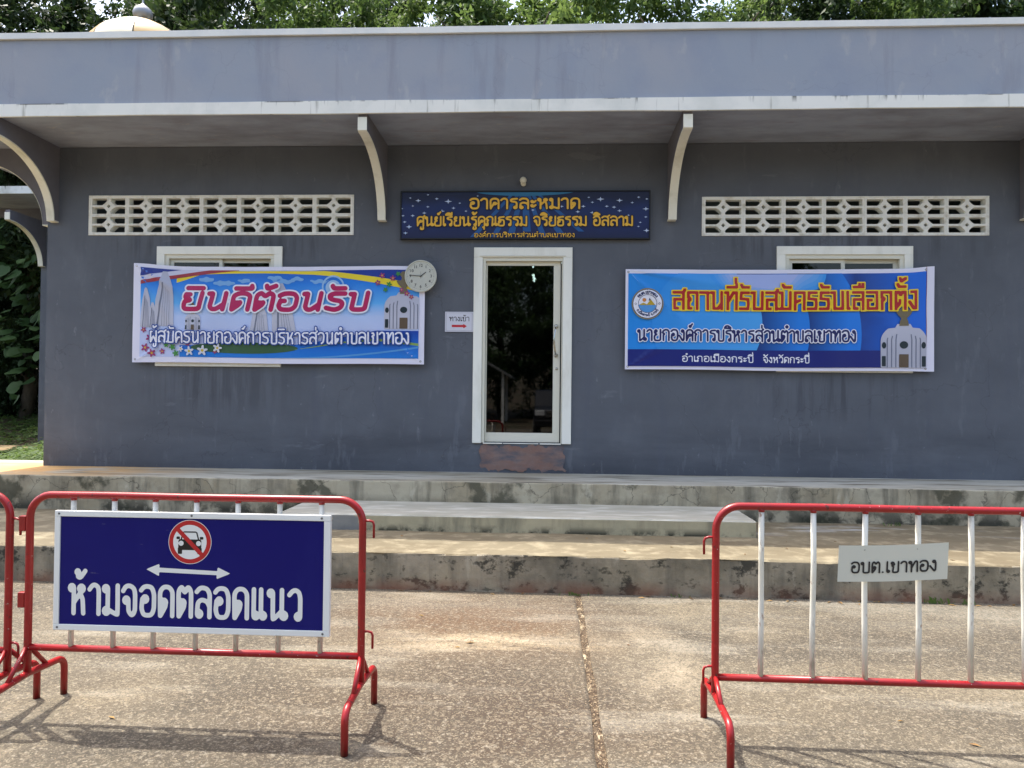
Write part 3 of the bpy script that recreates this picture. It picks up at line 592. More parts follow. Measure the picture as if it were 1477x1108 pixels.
# brackets
def arc(n=18): return [(-.075-.865*(1-math.cos(t)), 3.455+.685*math.sin(t)) for t in [math.pi/2*k/n for k in range(n+1)]]
def bracket(x0, x1, par=hall, dy=0, dz=0, dx=0):
    a = [(y+dy, z+dz) for y, z in arc()]
    poly = [(-.0 + dy-.001, 3.455+dz)]+a+[(-.955+dy, 4.14+dz), (-.955+dy, 4.316+dz), (-.001+dy, 4.316+dz)]
    o = obj('bracket', B().prism(poly, x0, x1, 'x'), M_wallb, par)
    # cream face strip following the curve
    b = B(); pts = [(-.002+dy, 3.455+dz), (-.075+dy, 3.455+dz)]+a[1:]+[(-.957+dy, 4.14+dz), (-.957+dy, 4.27+dz)]
    for k in range(len(pts)-1):
        (ya, za), (yb, zb) = pts[k], pts[k+1]
        def off(i):
            p0 = pts[max(i-1, 0)]; p1 = pts[min(i+1, len(pts)-1)]; d = Vector((p1[0]-p0[0], p1[1]-p0[1])).normalized(); return Vector((-d.y, d.x))
        n0, n1 = off(k), off(k+1); s = .014
        if k == 0: n0 = Vector((0, -1)); n1 = off(1)
        A = [(ya, za), (yb, zb), (yb-n1.x*s*-1, zb-n1.y*s*-1), (ya-n0.x*s*-1, za-n0.y*s*-1)]
        v = [(x0-.003, *p) for p in A]+[(x1+.003, *p) for p in A]
        b.add(v, [(0, 1, 2, 3), (7, 6, 5, 4), (3, 2, 6, 7), (0, 4, 5, 1)])
    t = obj('bracket_edge', b, M_cream, o)
    return o
M_wallb = mat('bracket_grey_paint', C(116, 114, 120), .75, layers=[dict(c=C(100, 98, 106), s=3, lo=.4, hi=.7, f=.7)], bump=(12, .2, .006))
bracket(-5.785, -5.70); bracket(-1.94, -1.855); bracket(1.295, 1.38); bracket(5.085, 5.17)
# bracket at the left corner reaching sideways under the roof
sa = [(-5.832-.075-.865*(1-math.cos(t)), 3.425+.745*math.sin(t)) for t in [math.pi/2*k/18 for k in range(19)]]
o = obj('bracket', B().prism([(-5.832, 3.425)]+sa+[(-6.90, 4.17), (-6.90, 4.316), (-5.832, 4.316)], .02, .105, 'y'), M_wallb, hall)
b = B()
pp = [(-5.834, 3.425)]+sa+[(-6.90, 4.17)]
for k in range(len(pp)-1):
    (xa, za), (xb, zb) = pp[k], pp[k+1]
    b.add([(xa, .016, za-.012), (xb, .016, zb-.012), (xb, .109, zb-.012), (xa, .109, za-.012), (xa, .016, za-.001), (xb, .016, zb-.001), (xb, .109, zb-.001), (xa, .109, za-.001)], [(0, 1, 2, 3), (7, 6, 5, 4), (0, 4, 5, 1), (2, 6, 7, 3)])
obj('bracket_edge', b, M_cream, o)
# breeze-block vents
def vent(x0, x1, z0, z1):
    v = obj('vent', B().box(x0-.012, x1+.012, -.012, .10, z1-.004, z1+.012).box(x0-.012, x1+.012, -.012, .10, z0-.012, z0+.004).box(x0-.012, x0+.004, -.011, .10, z0+.004, z1-.004).box(x1-.004, x1+.012, -.011, .10, z0+.004, z1-.004), M_block, hall, bevel=.003)
    nx_, nz_ = 7, 2; bw, bh = (x1-x0-.008)/nx_, (z1-z0-.008)/nz_
    # one block in local coordinates centred on origin: frame + diamond ring with four flared arms
    def blk():
        hw, hh = bw/2-.0008, bh/2-.0008; fr = .022; rx, rz = .052, .048
        def sd(x, z):
            ax, az = np.abs(x), np.abs(z)
            frame = np.minimum(hw-fr-ax, hh-fr*.75-az)
            # concave diamond: astroid-like
            pass
            pass
            hs = np.maximum(ax-.0, 0)
            # arms: horizontal bar flaring to the diamond, vertical likewise
            ah = az-.0105; av = ax-(.012+.010*(az/.08)**2); ast = ((ax/.105)**.7+(az/.105)**.7-1)*.05
            core = np.minimum(np.minimum(ah, av), ast)
            solid = np.minimum(frame, core)
            hole = .024-(ax+az)                       # little diamond hole
            return np.maximum(solid, hole)
        X = np.linspace(-hw, hw, 61); Z = np.linspace(-hh, hh, 37); gx, gz = np.meshgrid(X, Z)
        b2 = contour(X, Z, sd(gx, gz), 0., 60)
        Fd = sd(gx, gz); bb = B()
        v2 = [(p[0], -.008, p[1]) for p in b2.v]
        bb.add(v2, b2.f)
        # side walls along the outline
        key = {}
        for f in b2.f:
            for a in range(len(f)):
                p, q = b2.v[f[a]], b2.v[f[(a+1) % len(f)]]
                k1 = (round(p[0], 5), round(p[1], 5)); k2 = (round(q[0], 5), round(q[1], 5))
                i, j = (p[0]+hw)/(X[1]-X[0]), (p[1]+hh)/(Z[1]-Z[0]); 
                on = lambda u: abs(u-round(u)) < 1e-4
                i2, j2 = (q[0]+hw)/(X[1]-X[0]), (q[1]+hh)/(Z[1]-Z[0])
                grid_edge = (on(i) and on(i2) and abs(i-i2) < 1e-4) or (on(j) and on(j2) and abs(j-j2) < 1e-4)
                bord = (abs(abs(p[0])-hw) < 1e-5 and abs(abs(q[0])-hw) < 1e-5 and p[0]*q[0] > 0) or (abs(abs(p[1])-hh) < 1e-5 and abs(abs(q[1])-hh) < 1e-5 and p[1]*q[1] > 0)
                if bord or not grid_edge:
                    bb.add([(p[0], -.008, p[1]), (q[0], -.008, q[1]), (q[0], .085, q[1]), (p[0], .085, p[1])], [(0, 1, 2, 3)])
        return bb
    bb = blk(); first = None
    for j in range(nz_):
        for i in range(nx_):
            c = Vector((x0+.004+bw*(i+.5), 0, z0+.004+bh*(j+.5)))
            if first is None:
                me = bpy.data.meshes.new('breeze_block'); me.from_pydata(bb.v, [], bb.f); me.materials.append(M_block); me.update()
                first = me
            o = bpy.data.objects.new('breeze_block', first); COL.objects.link(o); o.parent = v; o.location = c-wloc(v)
vent(*HOLES[0]); vent(*HOLES[1])
# windows
def window(x0, x1, z0, z1, cover=.0):
    tw = .092; y = -.028
    wf = obj('window', B().box(x0-tw, x1+tw, y, .0, z1, z1+tw).box(x0-tw, x1+tw, y, .0, z0-tw, z0).box(x0-tw, x0, y+.0006, .0, z0, z1).box(x1, x1+tw, y+.0006, .0, z0, z1), M_white, hall, bevel=.003)
    obj('frame', B().box(x0, x1, -.010, .09, z1-.045, z1).box(x0, x1, -.010, .09, z0, z0+.045).box(x0, x0+.045, -.0095, .09, z0+.045, z1-.045).box(x1-.045, x1, -.0095, .09, z0+.045, z1-.045), M_alu, wf, bevel=.002)
    xm = (x0+x1)/2
    for k, (a, c) in enumerate(((x0+.046, xm+.02), (xm-.02, x1-.046))):
        yy = .022+.03*k; s = .042
        obj('sash', B().box(a, c, yy, yy+.025, z1-.086, z1-.046).box(a, c, yy, yy+.025, z0+.046, z0+.086).box(a, a+s, yy+.0004, yy+.0246, z0+.086, z1-.086).box(c-s, c, yy+.0004, yy+.0246, z0+.086, z1-.086), M_alu, wf, bevel=.002)
        obj('pane', B().box(a+s-.004, c-s+.004, yy+.010, yy+.015, z0+.082, z1-.082), M_wglass, wf)
    cu = B(); N = 90
    for i in range(N+1):
        x = x0-.05+(x1-x0+.1)*i/N; yv = .26+.022*math.sin(i*1.15)+.01*math.sin(i*2.9); cu.v += [(x, yv, z0-.05), (x, yv, z1+.06)]
    cu.f = [(i*2, i*2+2, i*2+3, i*2+1) for i in range(N)]; cu.sm = [True]*N; cu.mi = [0]*N
    obj('curtain', cu, mat('grey_curtain', C(120, 124, 128), .9), wf)
window(*HOLES[2]); window(*HOLES[3])
# door
d = obj('door', B().box(-.856, .246, -.03, 0, 3.036, 3.148).box(-.856, -.756, -.0295, 0, .955, 3.036).box(.143, .246, -.0295, 0, .955, 3.036), M_white, hall, bevel=.004)
obj('door_frame', B().box(-.754, .141, -.012, .10, 2.999, 3.034).box(-.754, -.722, -.0115, .10, .962, 2.999).box(.131, .141, -.0115, .10, .962, 2.999).box(-.790, .175, -.04, -.031, 3.045, 3.055), M_alu, d, bevel=.002)
obj('dark_gap_strip', B().box(.119, .130, .03, .06, .965, 2.998), M_black, d)  # black strip standing in for the shaded gap beside the leaf
obj('door_leaf', B().box(-.720, .118, .036, .072, 2.955, 2.996).box(-.720, .118, .036, .072, .968, 1.072).box(-.720, -.706, .0364, .0716, 1.072, 2.955).box(.040, .118, .0364, .0716, 1.072, 2.955), M_alu, d, bevel=.002)
obj('door_glass', B().box(-.710, .044, .050, .056, 1.066, 2.960), M_glass, d)
hp = [(.072, .036, 2.265), (.072, -.010, 2.262), (.062, -.034, 2.22), (.052, -.046, 2.15), (.050, -.050, 2.11), (.052, -.046, 2.06), (.062, -.034, 1.99), (.072, -.010, 1.95), (.072, .036, 1.947)]
obj('door_handle', B().tube(hp, .0095, 10).lathe((.074, .030, 2.27), [(0, 0), (.022, 0), (.022, -.008), (0, -.010)], 16, 'y').lathe((.074, .030, 1.944), [(0, 0), (.022, 0), (.022, -.008), (0, -.010)], 16, 'y'), M_chrome, d)
obj('door_lock', B().lathe((.080, .034, 1.795), [(0, .004), (.016, .004), (.016, -.005), (.006, -.008), (0, -.008)], 16, 'y'), M_chrome, d)
obj('sill', B().box(-.735, -.52, -.02, .03, .948, .960).box(-.51, -.115, -.012, .03, .950, .958).box(-.10, .135, -.02, .03, .948, .960), M_white, d, bevel=.002)
# ragged mortar patch below the door
def psd(x, z):
    r = np.maximum(np.abs(x+.305)-.470, np.abs(z-.79)-.135)
    return r+.012*np.sin(x*23+z*9)+.010*np.sin(x*51-z*37)+.007*np.sin(z*80+x*11)+.006*np.sin(x*117+z*60)
bb = region(psd, -.82, .22, .63, .96, .012, lambda x, z: (x, -.006-.004*math.sin(x*9+z*17), z)); obj('mortar_patch', bb, M_patch, hall)
# ceiling tube lights seen through the door
for (x, y, nm) in ((-.26, 2.6, 'upper, brighter'), (-.27, 4.0, 'lower, smaller')):
    t = thing('ceiling_tube_light', nm+' of the two lit ceiling tubes showing through the door glass', 'lamp', (x, y, 3.5), 'tube lights inside the hall')
    obj('lamp_body', B().box(x-.03, x+.03, y-.32, y+.32, 3.46, 3.50), M_white, t)
    obj('rod', B().tube([(x, y-.2, 3.50), (x, y-.2, 3.95)], .006, 6), M_white, t); obj('rod', B().tube([(x, y+.2, 3.50), (x, y+.2, 3.95)], .006, 6), M_white, t)
    obj('tube', B().tube([(x, y-.3, 3.44), (x, y+.3, 3.44)], .014, 10), mat('lit_tube', C(240, 255, 250), .5, emit=((.85, 1, .95, 1), 45)), t)
# bulb holder above the sign board
t = thing('wall_bulb_holder', 'small white bulb holder on the wall above the navy signboard', 'lamp', (-.31, 0, 3.887))
obj('base', B().lathe((-.31, 0, 3.868), [(0, 0), (.030, 0), (.030, -.022), (.022, -.03), (0, -.03)], 20, 'y'), M_cream, t)
obj('bulb', B().lathe((-.31, -.075, 3.888), [(.0, -.04), (.02, -.036), (.034, -.018), (.038, 0), (.032, .02), (.018, .045)], 20, 'y'), M_cream, t)

# ================================================================ NAVY SIGNBOARD OVER THE DOOR
t = thing('signboard', 'long navy star-patterned signboard with gold lettering above the door', 'sign', (-.29, 0, 3.23))
bx0, bx1, bz0, bz1 = -1.69, 1.10, 3.236, 3.778
obj('board', B().box(bx0+.012, bx1-.012, -.046, -.002, bz0+.012, bz1-.012), ramp_mat('navy_night_print', [(0, C(6, 12, 46)), (.45, C(10, 30, 88)), (.8, C(10, 34, 90)), (1, C(8, 20, 58))], 2, bz0, bz1, .5, .3), t)
obj('frame', B().box(bx0, bx1, -.058, -.002, bz1-.012, bz1).box(bx0, bx1, -.058, -.002, bz0, bz0+.012).box(bx0, bx0+.012, -.0575, -.002, bz0+.012, bz1-.012).box(bx1-.012, bx1, -.0575, -.002, bz0+.012, bz1-.012), M_black, t)
ry = []
b = B(); yy = -.0475
for k, (xb, xt, wb, wt_) in enumerate(((-.62, -.36, .05, .02), (-.42, -.32, .06, .02), (-.24, -.29, .07, .025), (-.06, -.26, .05, .02), (.14, -.22, .06, .02), (.36, -.16, .05, .02), (-.85, -.42, .05, .02))):
    b.add([(xb-wb, yy-.0004*k, 3.26+.03*(k % 3)), (xb+wb*.3, yy-.0004*k, 3.26+.03*(k % 3)), (xt+wt_, yy-.0004*k, 3.755), (xt-wt_, yy-.0004*k, 3.755)], [(0, 1, 2, 3)])
obj('light_ray_print', b, P('ray_blue', 24, 84, 148), t)
b = region(lambda x, z: np.hypot((x+.29)/.55, (z-3.77)/.05)-1, -.9, .3, 3.70, 3.764, .012, plane_map(-.0515)); obj('light_glow_print', b, P('glow_teal', 40, 110, 150), t)
stars = [(-1.58, 3.70, .5), (-1.49, 3.67, 1), (-1.28, 3.69, .7), (-1.38, 3.735, .5), (-1.15, 3.66, 1.3), (-1.55, 3.61, .5), (-1.38, 3.60, .6), (-1.02, 3.64, .5), (-1.09, 3.585, .7), (-1.22, 3.55, 1), (-1.42, 3.53, .8), (-1.66, 3.50, .6), (-1.55, 3.50, .8), (-1.64, 3.43, .7), (-1.59, 3.375, 1.1), (-1.63, 3.305, .8), (-1.3, 3.44, .5), (-.95, 3.55, .5), (.12, 3.60, .7), (.36, 3.60, .8), (.46, 3.645, .6), (.55, 3.68, 1.3), (.42, 3.70, .5), (.62, 3.60, .7), (.70, 3.59, .8), (.76, 3.665, 1.1), (.90, 3.64, .6), (.76, 3.55, .8), (.97, 3.70, .6), (1.05, 3.57, 1.1), (1.05, 3.48, .6), (1.06, 3.68, .5), (.99, 3.42, .5), (1.06, 3.33, 1.1), (.97, 3.375, .5), (.46, 3.53, .8), (.30, 3.54, .8), (.86, 3.50, .5), (-.20, 3.56, .6), (-1.67, 3.58, .4), (.10, 3.47, .5), (-.82, 3.72, .4)]
b = B()
for k, (x, z, s) in enumerate(stars):
    r = .034*s; q = .007*s+.001; v = []
    for i in range(8):
        a = math.pi/4*i; rr = (r if i % 4 == 0 else r*.62) if i % 2 == 0 else q*1.1; v.append((x+rr*math.cos(a), -.0525-.00003*k, z+rr*math.sin(a)))
    b.add(v, [tuple(range(8))])
obj('star_print', b, P('star_white', 190, 205, 235), t, kind='stuff')
gold, dark = P('gold_letter', 236, 182, 50), P('letter_shadow', 14, 10, 26)
for s, x0, x1, z0, hg, wt, hh in (('อาคารละหมาด', -.925, .345, 3.568, .132, .098, .06), ('ศูนย์เรียนรู้คุณธรรม จริยธรรม อิสลาม', -1.515, .925, 3.378, .118, .092, .07), ('องค์การบริหารส่วนตำบลเขาทอง', -.86, .275, 3.255, .048, .085, .10)):
    sh = text_b(s, 'loop', wt+.09, x0, x1, z0, hg, plane_map(-.0545), h=hh, core=wt); obj('lettering_shadow', sh, dark, t, recalc=False)
    obj('lettering', text_b(s, 'loop', wt, x0, x1, z0, hg, plane_map(-.0558), h=hh), gold, t, recalc=False)

# ================================================================ BANNERS
def vinyl_map(x0, x1, z0, z1, folds, sagtop, base=-.066):
    def f(x, z, lay=0.):
        u = (x-x0)/(x1-x0); v = (z-z0)/(z1-z0)
        y = base-.006*math.sin(u*math.pi)*math.sin(v*math.pi)
        for (cx, cz, ang, amp, wl) in folds:         # creases fan out from the tied corners
            dx, dz = x-cx, z-cz; r = math.hypot(dx, dz)+1e-6; th = math.atan2(dz, dx)-ang
            y += 1.8*amp*math.exp(-(th/wl)**2)*min(1, r/.25)*math.exp(-r/1.1)
        y += .0035*math.sin(x*4.1+z*2)+.0034*math.sin(x*9.7-z*3.1)+.0012*math.sin(x*17+z*8)
        zz = z+sagtop(u)*v+.004*math.sin(u*9)*(1-v)
        return (x, y-lay, zz)
    return f
def sheet(mp, x0, x1, z0, z1, st=.012):
    b = B(); nx_, nz_ = int((x1-x0)/st), int((z1-z0)/st)
    b.v = [mp(x0+(x1-x0)*i/nx_, z0+(z1-z0)*j/nz_) for j in range(nz_+1) for i in range(nx_+1)]
    b.f = [(j*(nx_+1)+i, j*(nx_+1)+i+1, (j+1)*(nx_+1)+i+1, (j+1)*(nx_+1)+i) for j in range(nz_) for i in range(nx_)]; b.sm = [True]*len(b.f); b.mi = [0]*len(b.f); return b
LAY = .0014
def lay(f, k): return lambda x, z: f(x, z, LAY*k)
VIN = .38
# --- left banner
X0, X1, Z0, Z1 = -4.755, -1.400, 1.826, 2.930
fL = vinyl_map(X0, X1, Z0, Z1, [(X0, Z1, -.5, -.016, .10), (X0, Z1, -.95, -.010, .08), (X1, Z1, math.pi+.45, -.014, .09), (X0, Z0, .5, -.008, .10), (X1, Z0, math.pi-.6, -.007, .10)], lambda u: .032*math.exp(-(u/.10)**2)-.012*math.sin(math.pi*min(1, u*1.2)))
t = thing('banner', 'blue vinyl banner with magenta Thai welcome lettering, tied over the left window', 'banner', (X0, 0, Z0))
WHT = mat('white_vinyl', C(228, 226, 242), VIN)
obj('vinyl_sheet', sheet(fL, X0, X1, Z0, Z1), WHT, t)
ix0, ix1, iz0, iz1 = -4.668, -1.462, 1.888, 2.885
skyL = ramp_mat('sky_gradient_print', [(0, C(196, 204, 240)), (.40, C(186, 204, 242)), (.60, C(96, 178, 244)), (.88, C(24, 126, 224)), (1, C(20, 104, 204))], 2, 2.1, 2.86, VIN, .12)
obj('sky_print', sheet(lay(fL, 1), ix0, ix1, iz0, iz1), skyL, t)
U = lambda x: (x-ix0)/(ix1-ix0)
def reg(name, fn, m, k, par, f, bx, h=.012):
    return obj(name, place(region(fn, *bx, h, lambda x, z: (x, z)), lay(f, k)), m, par, recalc=False)
FB = (ix0, ix1, iz0, iz1)
top = lambda x: 2.83+.045*np.exp(-((U(x)-.42)/.30)**2)-.17*np.clip((U(x)-.62)/.38, 0, 1)**1.5-.22*np.clip((.22-U(x))/.22, 0, 1)
reg('yellow_swoosh_print', lambda x, z: np.maximum(top(x)-.02-z, z-(top(x)+.028+.03*np.clip(U(x)*3-1.8, 0, 1))), P('swoosh_yellow', 236, 212, 44, VIN), 2, t, fL, (-4.25, ix1, 2.58, iz1))
for xa, xb in ((-4.1, -3.2), (-3.2, ix1)): reg('navy_swoosh_print', lambda x, z: top(x)+.028+.03*np.clip(U(x)*3-1.8, 0, 1)-z, P('swoosh_navy', 14, 50, 146, VIN), 3, t, fL, (xa, xb, 2.60, iz1))
flag = lambda x: 2.72+.24*(x-ix0)/1.0-.07*((x-ix0)/1.0)**2
for nm, a, c, m, k in (('red_stripe_print', -.02, .02, P('flag_red', 158, 48, 62, VIN), 4), ('white_stripe_print', .02, .07, P('flag_white', 205, 205, 228, VIN), 4), ('blue_stripe_print', .07, .30, P('flag_blue', 32, 52, 140, VIN), 4)):
    reg(nm, lambda x, z, a=a, c=c: np.maximum(np.maximum(flag(x)+a-z, z-flag(x)-c), x-(ix0+1.15)), m, k, t, fL, (ix0, ix0+1.2, 2.60, iz1))
wave = lambda x: 2.04+.16*np.clip((U(x)-.55)/.30, 0, 1)**1.2+.0*x-.05*np.clip(.5-U(x), 0, .5)
bluew = ramp_mat('sea_blue_print', [(0, C(20, 124, 214)), (.6, C(14, 98, 200)), (1, C(10, 66, 166))], 2, 1.9, 2.2, VIN, .1)
reg('blue_wave_print', lambda x, z: z-wave(x), bluew, 3, t, fL, (-4.2, ix1, iz0, 2.24))
reg('green_line_print', lambda x, z: np.abs(z-(wave(x)-.055-.10*np.clip((U(x)-.72)/.28, 0, 1)))-.010*np.clip((U(x)-.5)*4, 0, 1.4), P('line_green', 140, 170, 90, VIN), 4, t, fL, (-3.2, ix1, 1.95, 2.24), .008)
reg('pale_wave_print', lambda x, z: np.abs(z-(1.885+.13*np.clip((U(x)-.5)/.5, 0, 1)**2))-.010, P('wave_pale', 84, 152, 214, VIN), 4, t, fL, (-3.1, ix1, iz0, 2.1), .008)
reg('green_hill_print', lambda x, z: np.hypot((x+3.45)/.62, (z-2.00)/.065)-1, P('hill_green', 52, 92, 60, VIN), 4, t, fL, (-4.1, -2.8, 1.9, 2.1), .01)
STN = ramp_mat('monument_stone_print', [(0, C(176, 176, 190)), (.5, C(196, 196, 210)), (1, C(180, 182, 200))], 2, 2.0, 2.8, VIN, .2); STS = P('stone_shade', 118, 122, 140, VIN)
def tower(x, w, z0, z1, lean=0):
    reg('tower_print', poly_sd([(x-w/2, z0), (x+w/2, z0), (x+w*.38+lean, z0+(z1-z0)*.72), (x+w*.10+lean, z1), (x-w*.12+lean, z1), (x-w*.34+lean, z0+(z1-z0)*.66)]), STN, 5, t, fL, (x-.3, x+.3, z0-.02, z1+.02), .009)
    reg('tower_shade_print', poly_sd([(x-w*.30, z0), (x-w*.22, z0), (x-w*.05+lean, z0+(z1-z0)*.8), (x-w*.12+lean, z0+(z1-z0)*.8)]), STS, 6, t, fL, (x-.3, x+.3, z0-.02, z1+.02), .007)
_t0 = tower
def tower(x, w, z0, z1, lean=0):
    _t0(x, w, z0, z1, lean)
    for q in range(4):
        xx = x+w*(-.06+.12*q)
        reg('tower_line_print', poly_sd([(xx-.0035, z0), (xx+.0035, z0), (xx*.0+x+(xx-x)*.62+lean+.003, z0+(z1-z0)*(.74-.03*q)), (x+(xx-x)*.62+lean-.003, z0+(z1-z0)*(.74-.03*q))]), P('tower_line_grey', 150, 152, 168, VIN), 6, t, fL, (x-.3, x+.3, z0-.02, z1+.02), .006)
tower(-4.40, .25, 2.24, 2.86, .02); tower(-4.60, .13, 2.22, 2.66); tower(-3.88+.62-.02, .22, 2.16, 2.50, .0); tower(-3.72+.08-.07+.72, .28, 2.16, 2.74, -.05); tower(-4.52, .10, 2.22, 2.5)
for k, (a, c, r) in enumerate(((-3.9, 2.78, .10), (-3.7, 2.74, .12), (-3.1, 2.80, .09), (-3.0, 2.76, .12), (-2.85, 2.79, .07), (-2.6, 2.76, .09), (-3.45, 2.77, .07))):
    reg('cloud_print', lambda x, z, a=a, c=c, r=r: np.hypot((x-a)/r, (z-c)/(.020+r*.05))-1+.35*np.sin(x*60)*np.sin(z*90), P('cloud_pale', 120, 172, 226, VIN), 3, t, fL, (a-.15, a+.15, c-.05, c+.05), .008)
reg('moon_print', lambda x, z: np.abs(np.hypot(x+2.44, z-2.70)-.118)-.010, P('moon_ring', 150, 190, 232, VIN), 4, t, fL, (-2.62, -2.28, 2.55, 2.86), .008)
reg('moon_print', circ(-2.44, 2.69, .085), P('moon_disc', 160, 196, 232, VIN), 4, t, fL, (-2.6, -2.3, 2.55, 2.84), .008)
XMAX = [ix1]
def monument(cx, zb, s, f, par, k, zs=1.0):
    fo = f; f = lambda x, z, l=0.: fo(x, zb+(z-zb)*zs, l)
    g = par
    def body(x, z):
        tt = (z-zb)/(.47*s); hw = np.where(tt < .60, .215, np.where(tt < .90, .215*np.sqrt(np.clip(1-((tt-.60)/.40)**2, 0, 1)), .085-.25*(tt-.90)))
        return np.maximum(np.abs(x-cx)-hw*s, z-zb-.47*s)
    reg('monument_print', lambda x, z: np.maximum(body(x, z), zb-z), STN, k, g, f, (cx-.26*s, min(cx+.26*s, XMAX[0]), zb, zb+.5*s), .010*max(.6, s))
    for dx in (-.155, -.115, -.075, .075, .115, .155):
        reg('rib_print', lambda x, z, dx=dx: np.maximum(np.abs(x-cx-dx*s*(1-.25*np.clip((z-zb-.3*s)/(.14*s), 0, 1)))-.0052*s, z-zb-(.40-abs(dx)*.5)*s), STS, k+1, g, f, (cx-.22*s, cx+.22*s, zb+.004, zb+.42*s), .006*s)
    reg('round_window_print', circ(cx, zb+.245*s, .040*s), P('window_dark', 26, 42, 50, VIN), k+2, g, f, (cx-.1, cx+.1, zb+.1*s, zb+.35*s), .006*s)
    reg('doorway_print', lambda x, z: np.maximum(np.abs(x-cx)-.045*s, np.abs(z-zb-.075*s)-.07*s), P('doorway_brown', 96, 78, 60, VIN), k+2, g, f, (cx-.1, cx+.1, zb, zb+.18*s), .006*s)
    for sx in (-1, 1):
        if cx+sx*.21*s > XMAX[0]: continue
        reg('side_niche_print', lambda x, z, sx=sx: np.hypot((x-cx-sx*.185*s)/(.020*s), (z-zb-.24*s)/(.035*s))-1, P('window_dark', 26, 42, 50, VIN), k+2, g, f, (cx-.22*s, cx+.22*s, zb, zb+.3*s), .006*s)
        reg('side_niche_print', lambda x, z, sx=sx: np.maximum(np.abs(x-cx-sx*.187*s)-.018*s, np.abs(z-zb-.07*s)-.055*s), P('window_dark', 26, 42, 50, VIN), k+2, g, f, (cx-.22*s, cx+.22*s, zb, zb+.3*s), .006*s)
    unused = [(.46, .075, .49), (.49, .05, .50), (.50, .035, .56), (.56, .10, .60), (.60, .06, .64), (.64, .03, .68)]
    pts = [(-.045, .45), (.045, .45), (.038, .50), (.025, .53), (.06, .57), (.085, .62), (.03, .625), (.022, .66), (.05, .70), (.02, .74), (-.02, .74), (-.05, .70), (-.022, .66), (-.03, .625), (-.085, .62), (-.06, .57), (-.025, .53), (-.038, .50)]
    reg('pedestal_print', poly_sd([(cx+a*s, zb+c*s) for a, c in pts]), P('bronze_print', 116, 104, 78, VIN), k+3, g, f, (cx-.14*s, cx+.14*s, zb+.44*s, zb+.74*s), .007*s)
monument(-1.635, 2.22, 1.02, fL, t, 5, .86); monument(-4.05, 2.20, .42, fL, t, 5)
fl_c = [(-4.60, 1.99, .05, 0), (-4.55, 2.10, .045, 0), (-4.62, 2.19, .035, 0), (-4.52, 1.93, .05, 0), (-4.40, 1.95, .035, 0), (-4.36, 2.07, .03, 0), (-4.10, 2.04, .03, 0), (-4.22, 2.08, .028, 0), (-3.79, 1.955, .028, 0), (-1.88, 2.82, .035, 0), (-1.93, 2.74, .035, 0), (-1.76, 2.79, .035, 0), (-1.60, 2.62, .035, 0), (-1.66, 2.66, .03, 0), (-1.55, 2.58, .03, 0),
        (-4.28, 2.00, .04, 2), (-4.24, 1.93, .04, 2), (-4.35, 2.02, .03, 2), (-4.44, 2.14, .03, 2), (-1.80, 2.72, .035, 2), (-1.84, 2.66, .03, 2), (-1.70, 2.84, .03, 2), (-4.48, 2.04, .03, 2),
        (-4.08, 1.955, .055, 1), (-3.93, 1.965, .062, 1), (-3.76, 1.995, .055, 1), (-4.18, 1.98, .035, 1)]
for k, (x, z, r, ty) in enumerate(fl_c):
    m = [P('orchid_magenta', 158, 52, 112, VIN), P('petal_white', 214, 214, 222, VIN), P('flower_leaf_green', 66, 136, 60, VIN)][ty]
    reg('flower_print', lambda a, c: np.hypot(a-x, c-z)-r*(.72+.30*np.cos(5*np.arctan2(c-z, a-x)+k)), m, 7+k*.25, t, fL, (max(ix0, x-.09), min(ix1, x+.09), max(iz0, z-.09), z+.09), .007)
    if ty != 2: reg('flower_heart_print', circ(x, z, r*.26), P('flower_yellow', 206, 176, 60, VIN), 7.15+k*.25, t, fL, (x-.05, x+.05, z-.05, z+.05), .006)
mag = P('magenta_lettering', 182, 16, 88, VIN)
def lettering(s, style, wt, x0, x1, z0, hg, f, k, m, par, **kw): obj('lettering', text_b(s, style, wt, x0, x1, z0, hg, lay(f, k), **kw), m, par, recalc=False)
wl_ = P('white_print', 234, 234, 244, VIN)
lettering('ยินดีต้อนรับ', 'round', .24, -4.23, -2.00, 2.412, .238, fL, 15, wl_, t, shear=.22, run=3, core=.145)
lettering('ยินดีต้อนรับ', 'round', .145, -4.23, -2.00, 2.412, .238, fL, 16, mag, t, shear=.22, run=3)
lettering('ผู้สมัครนายกองค์การบริหารส่วนตำบลเขาทอง', 'round', .165, -4.555, -1.55, 2.045, .142, fL, 17, P('text_blue', 30, 66, 148, VIN), t, h=.07, core=.075)
lettering('ผู้สมัครนายกองค์การบริหารส่วนตำบลเขาทอง', 'round', .075, -4.555, -1.55, 2.045, .142, fL, 18, wl_, t, h=.06)
# --- right banner
X0, X1, Z0, Z1 = .832, 4.150, 1.792, 2.898
fR = vinyl_map(X0, X1, Z0, Z1, [(X0, Z1, -.16, -.016, .07), (X0, Z1, -.75, -.010, .09), (X1-.12, Z1, math.pi+.22, -.018, .07), (X1-.12, Z1, math.pi+.75, -.012, .07), (X0, Z0, .6, -.006, .10)], lambda u: .016*u-.012*math.sin(math.pi*u)+.02*math.exp(-((1-u)/.05)**2))
t = thing('banner', 'blue vinyl banner with red and yellow lettering and round emblem, over the right window', 'banner', (X0, 0, Z0))
obj('vinyl_sheet', sheet(fR, X0, X1, Z0, Z1), WHT, t)
ix0, ix1, iz0, iz1 = .862, 4.066, 1.828, 2.852
FB = (ix0, ix1, iz0, iz1)
skyR = ramp_mat('azure_gradient_print', [(0, C(24, 138, 226)), (.45, C(34, 146, 234)), (.74, C(14, 100, 204)), (.80, C(6, 52, 132)), (1, C(10, 104, 218))], 0, .9, 4.0, VIN, .06)
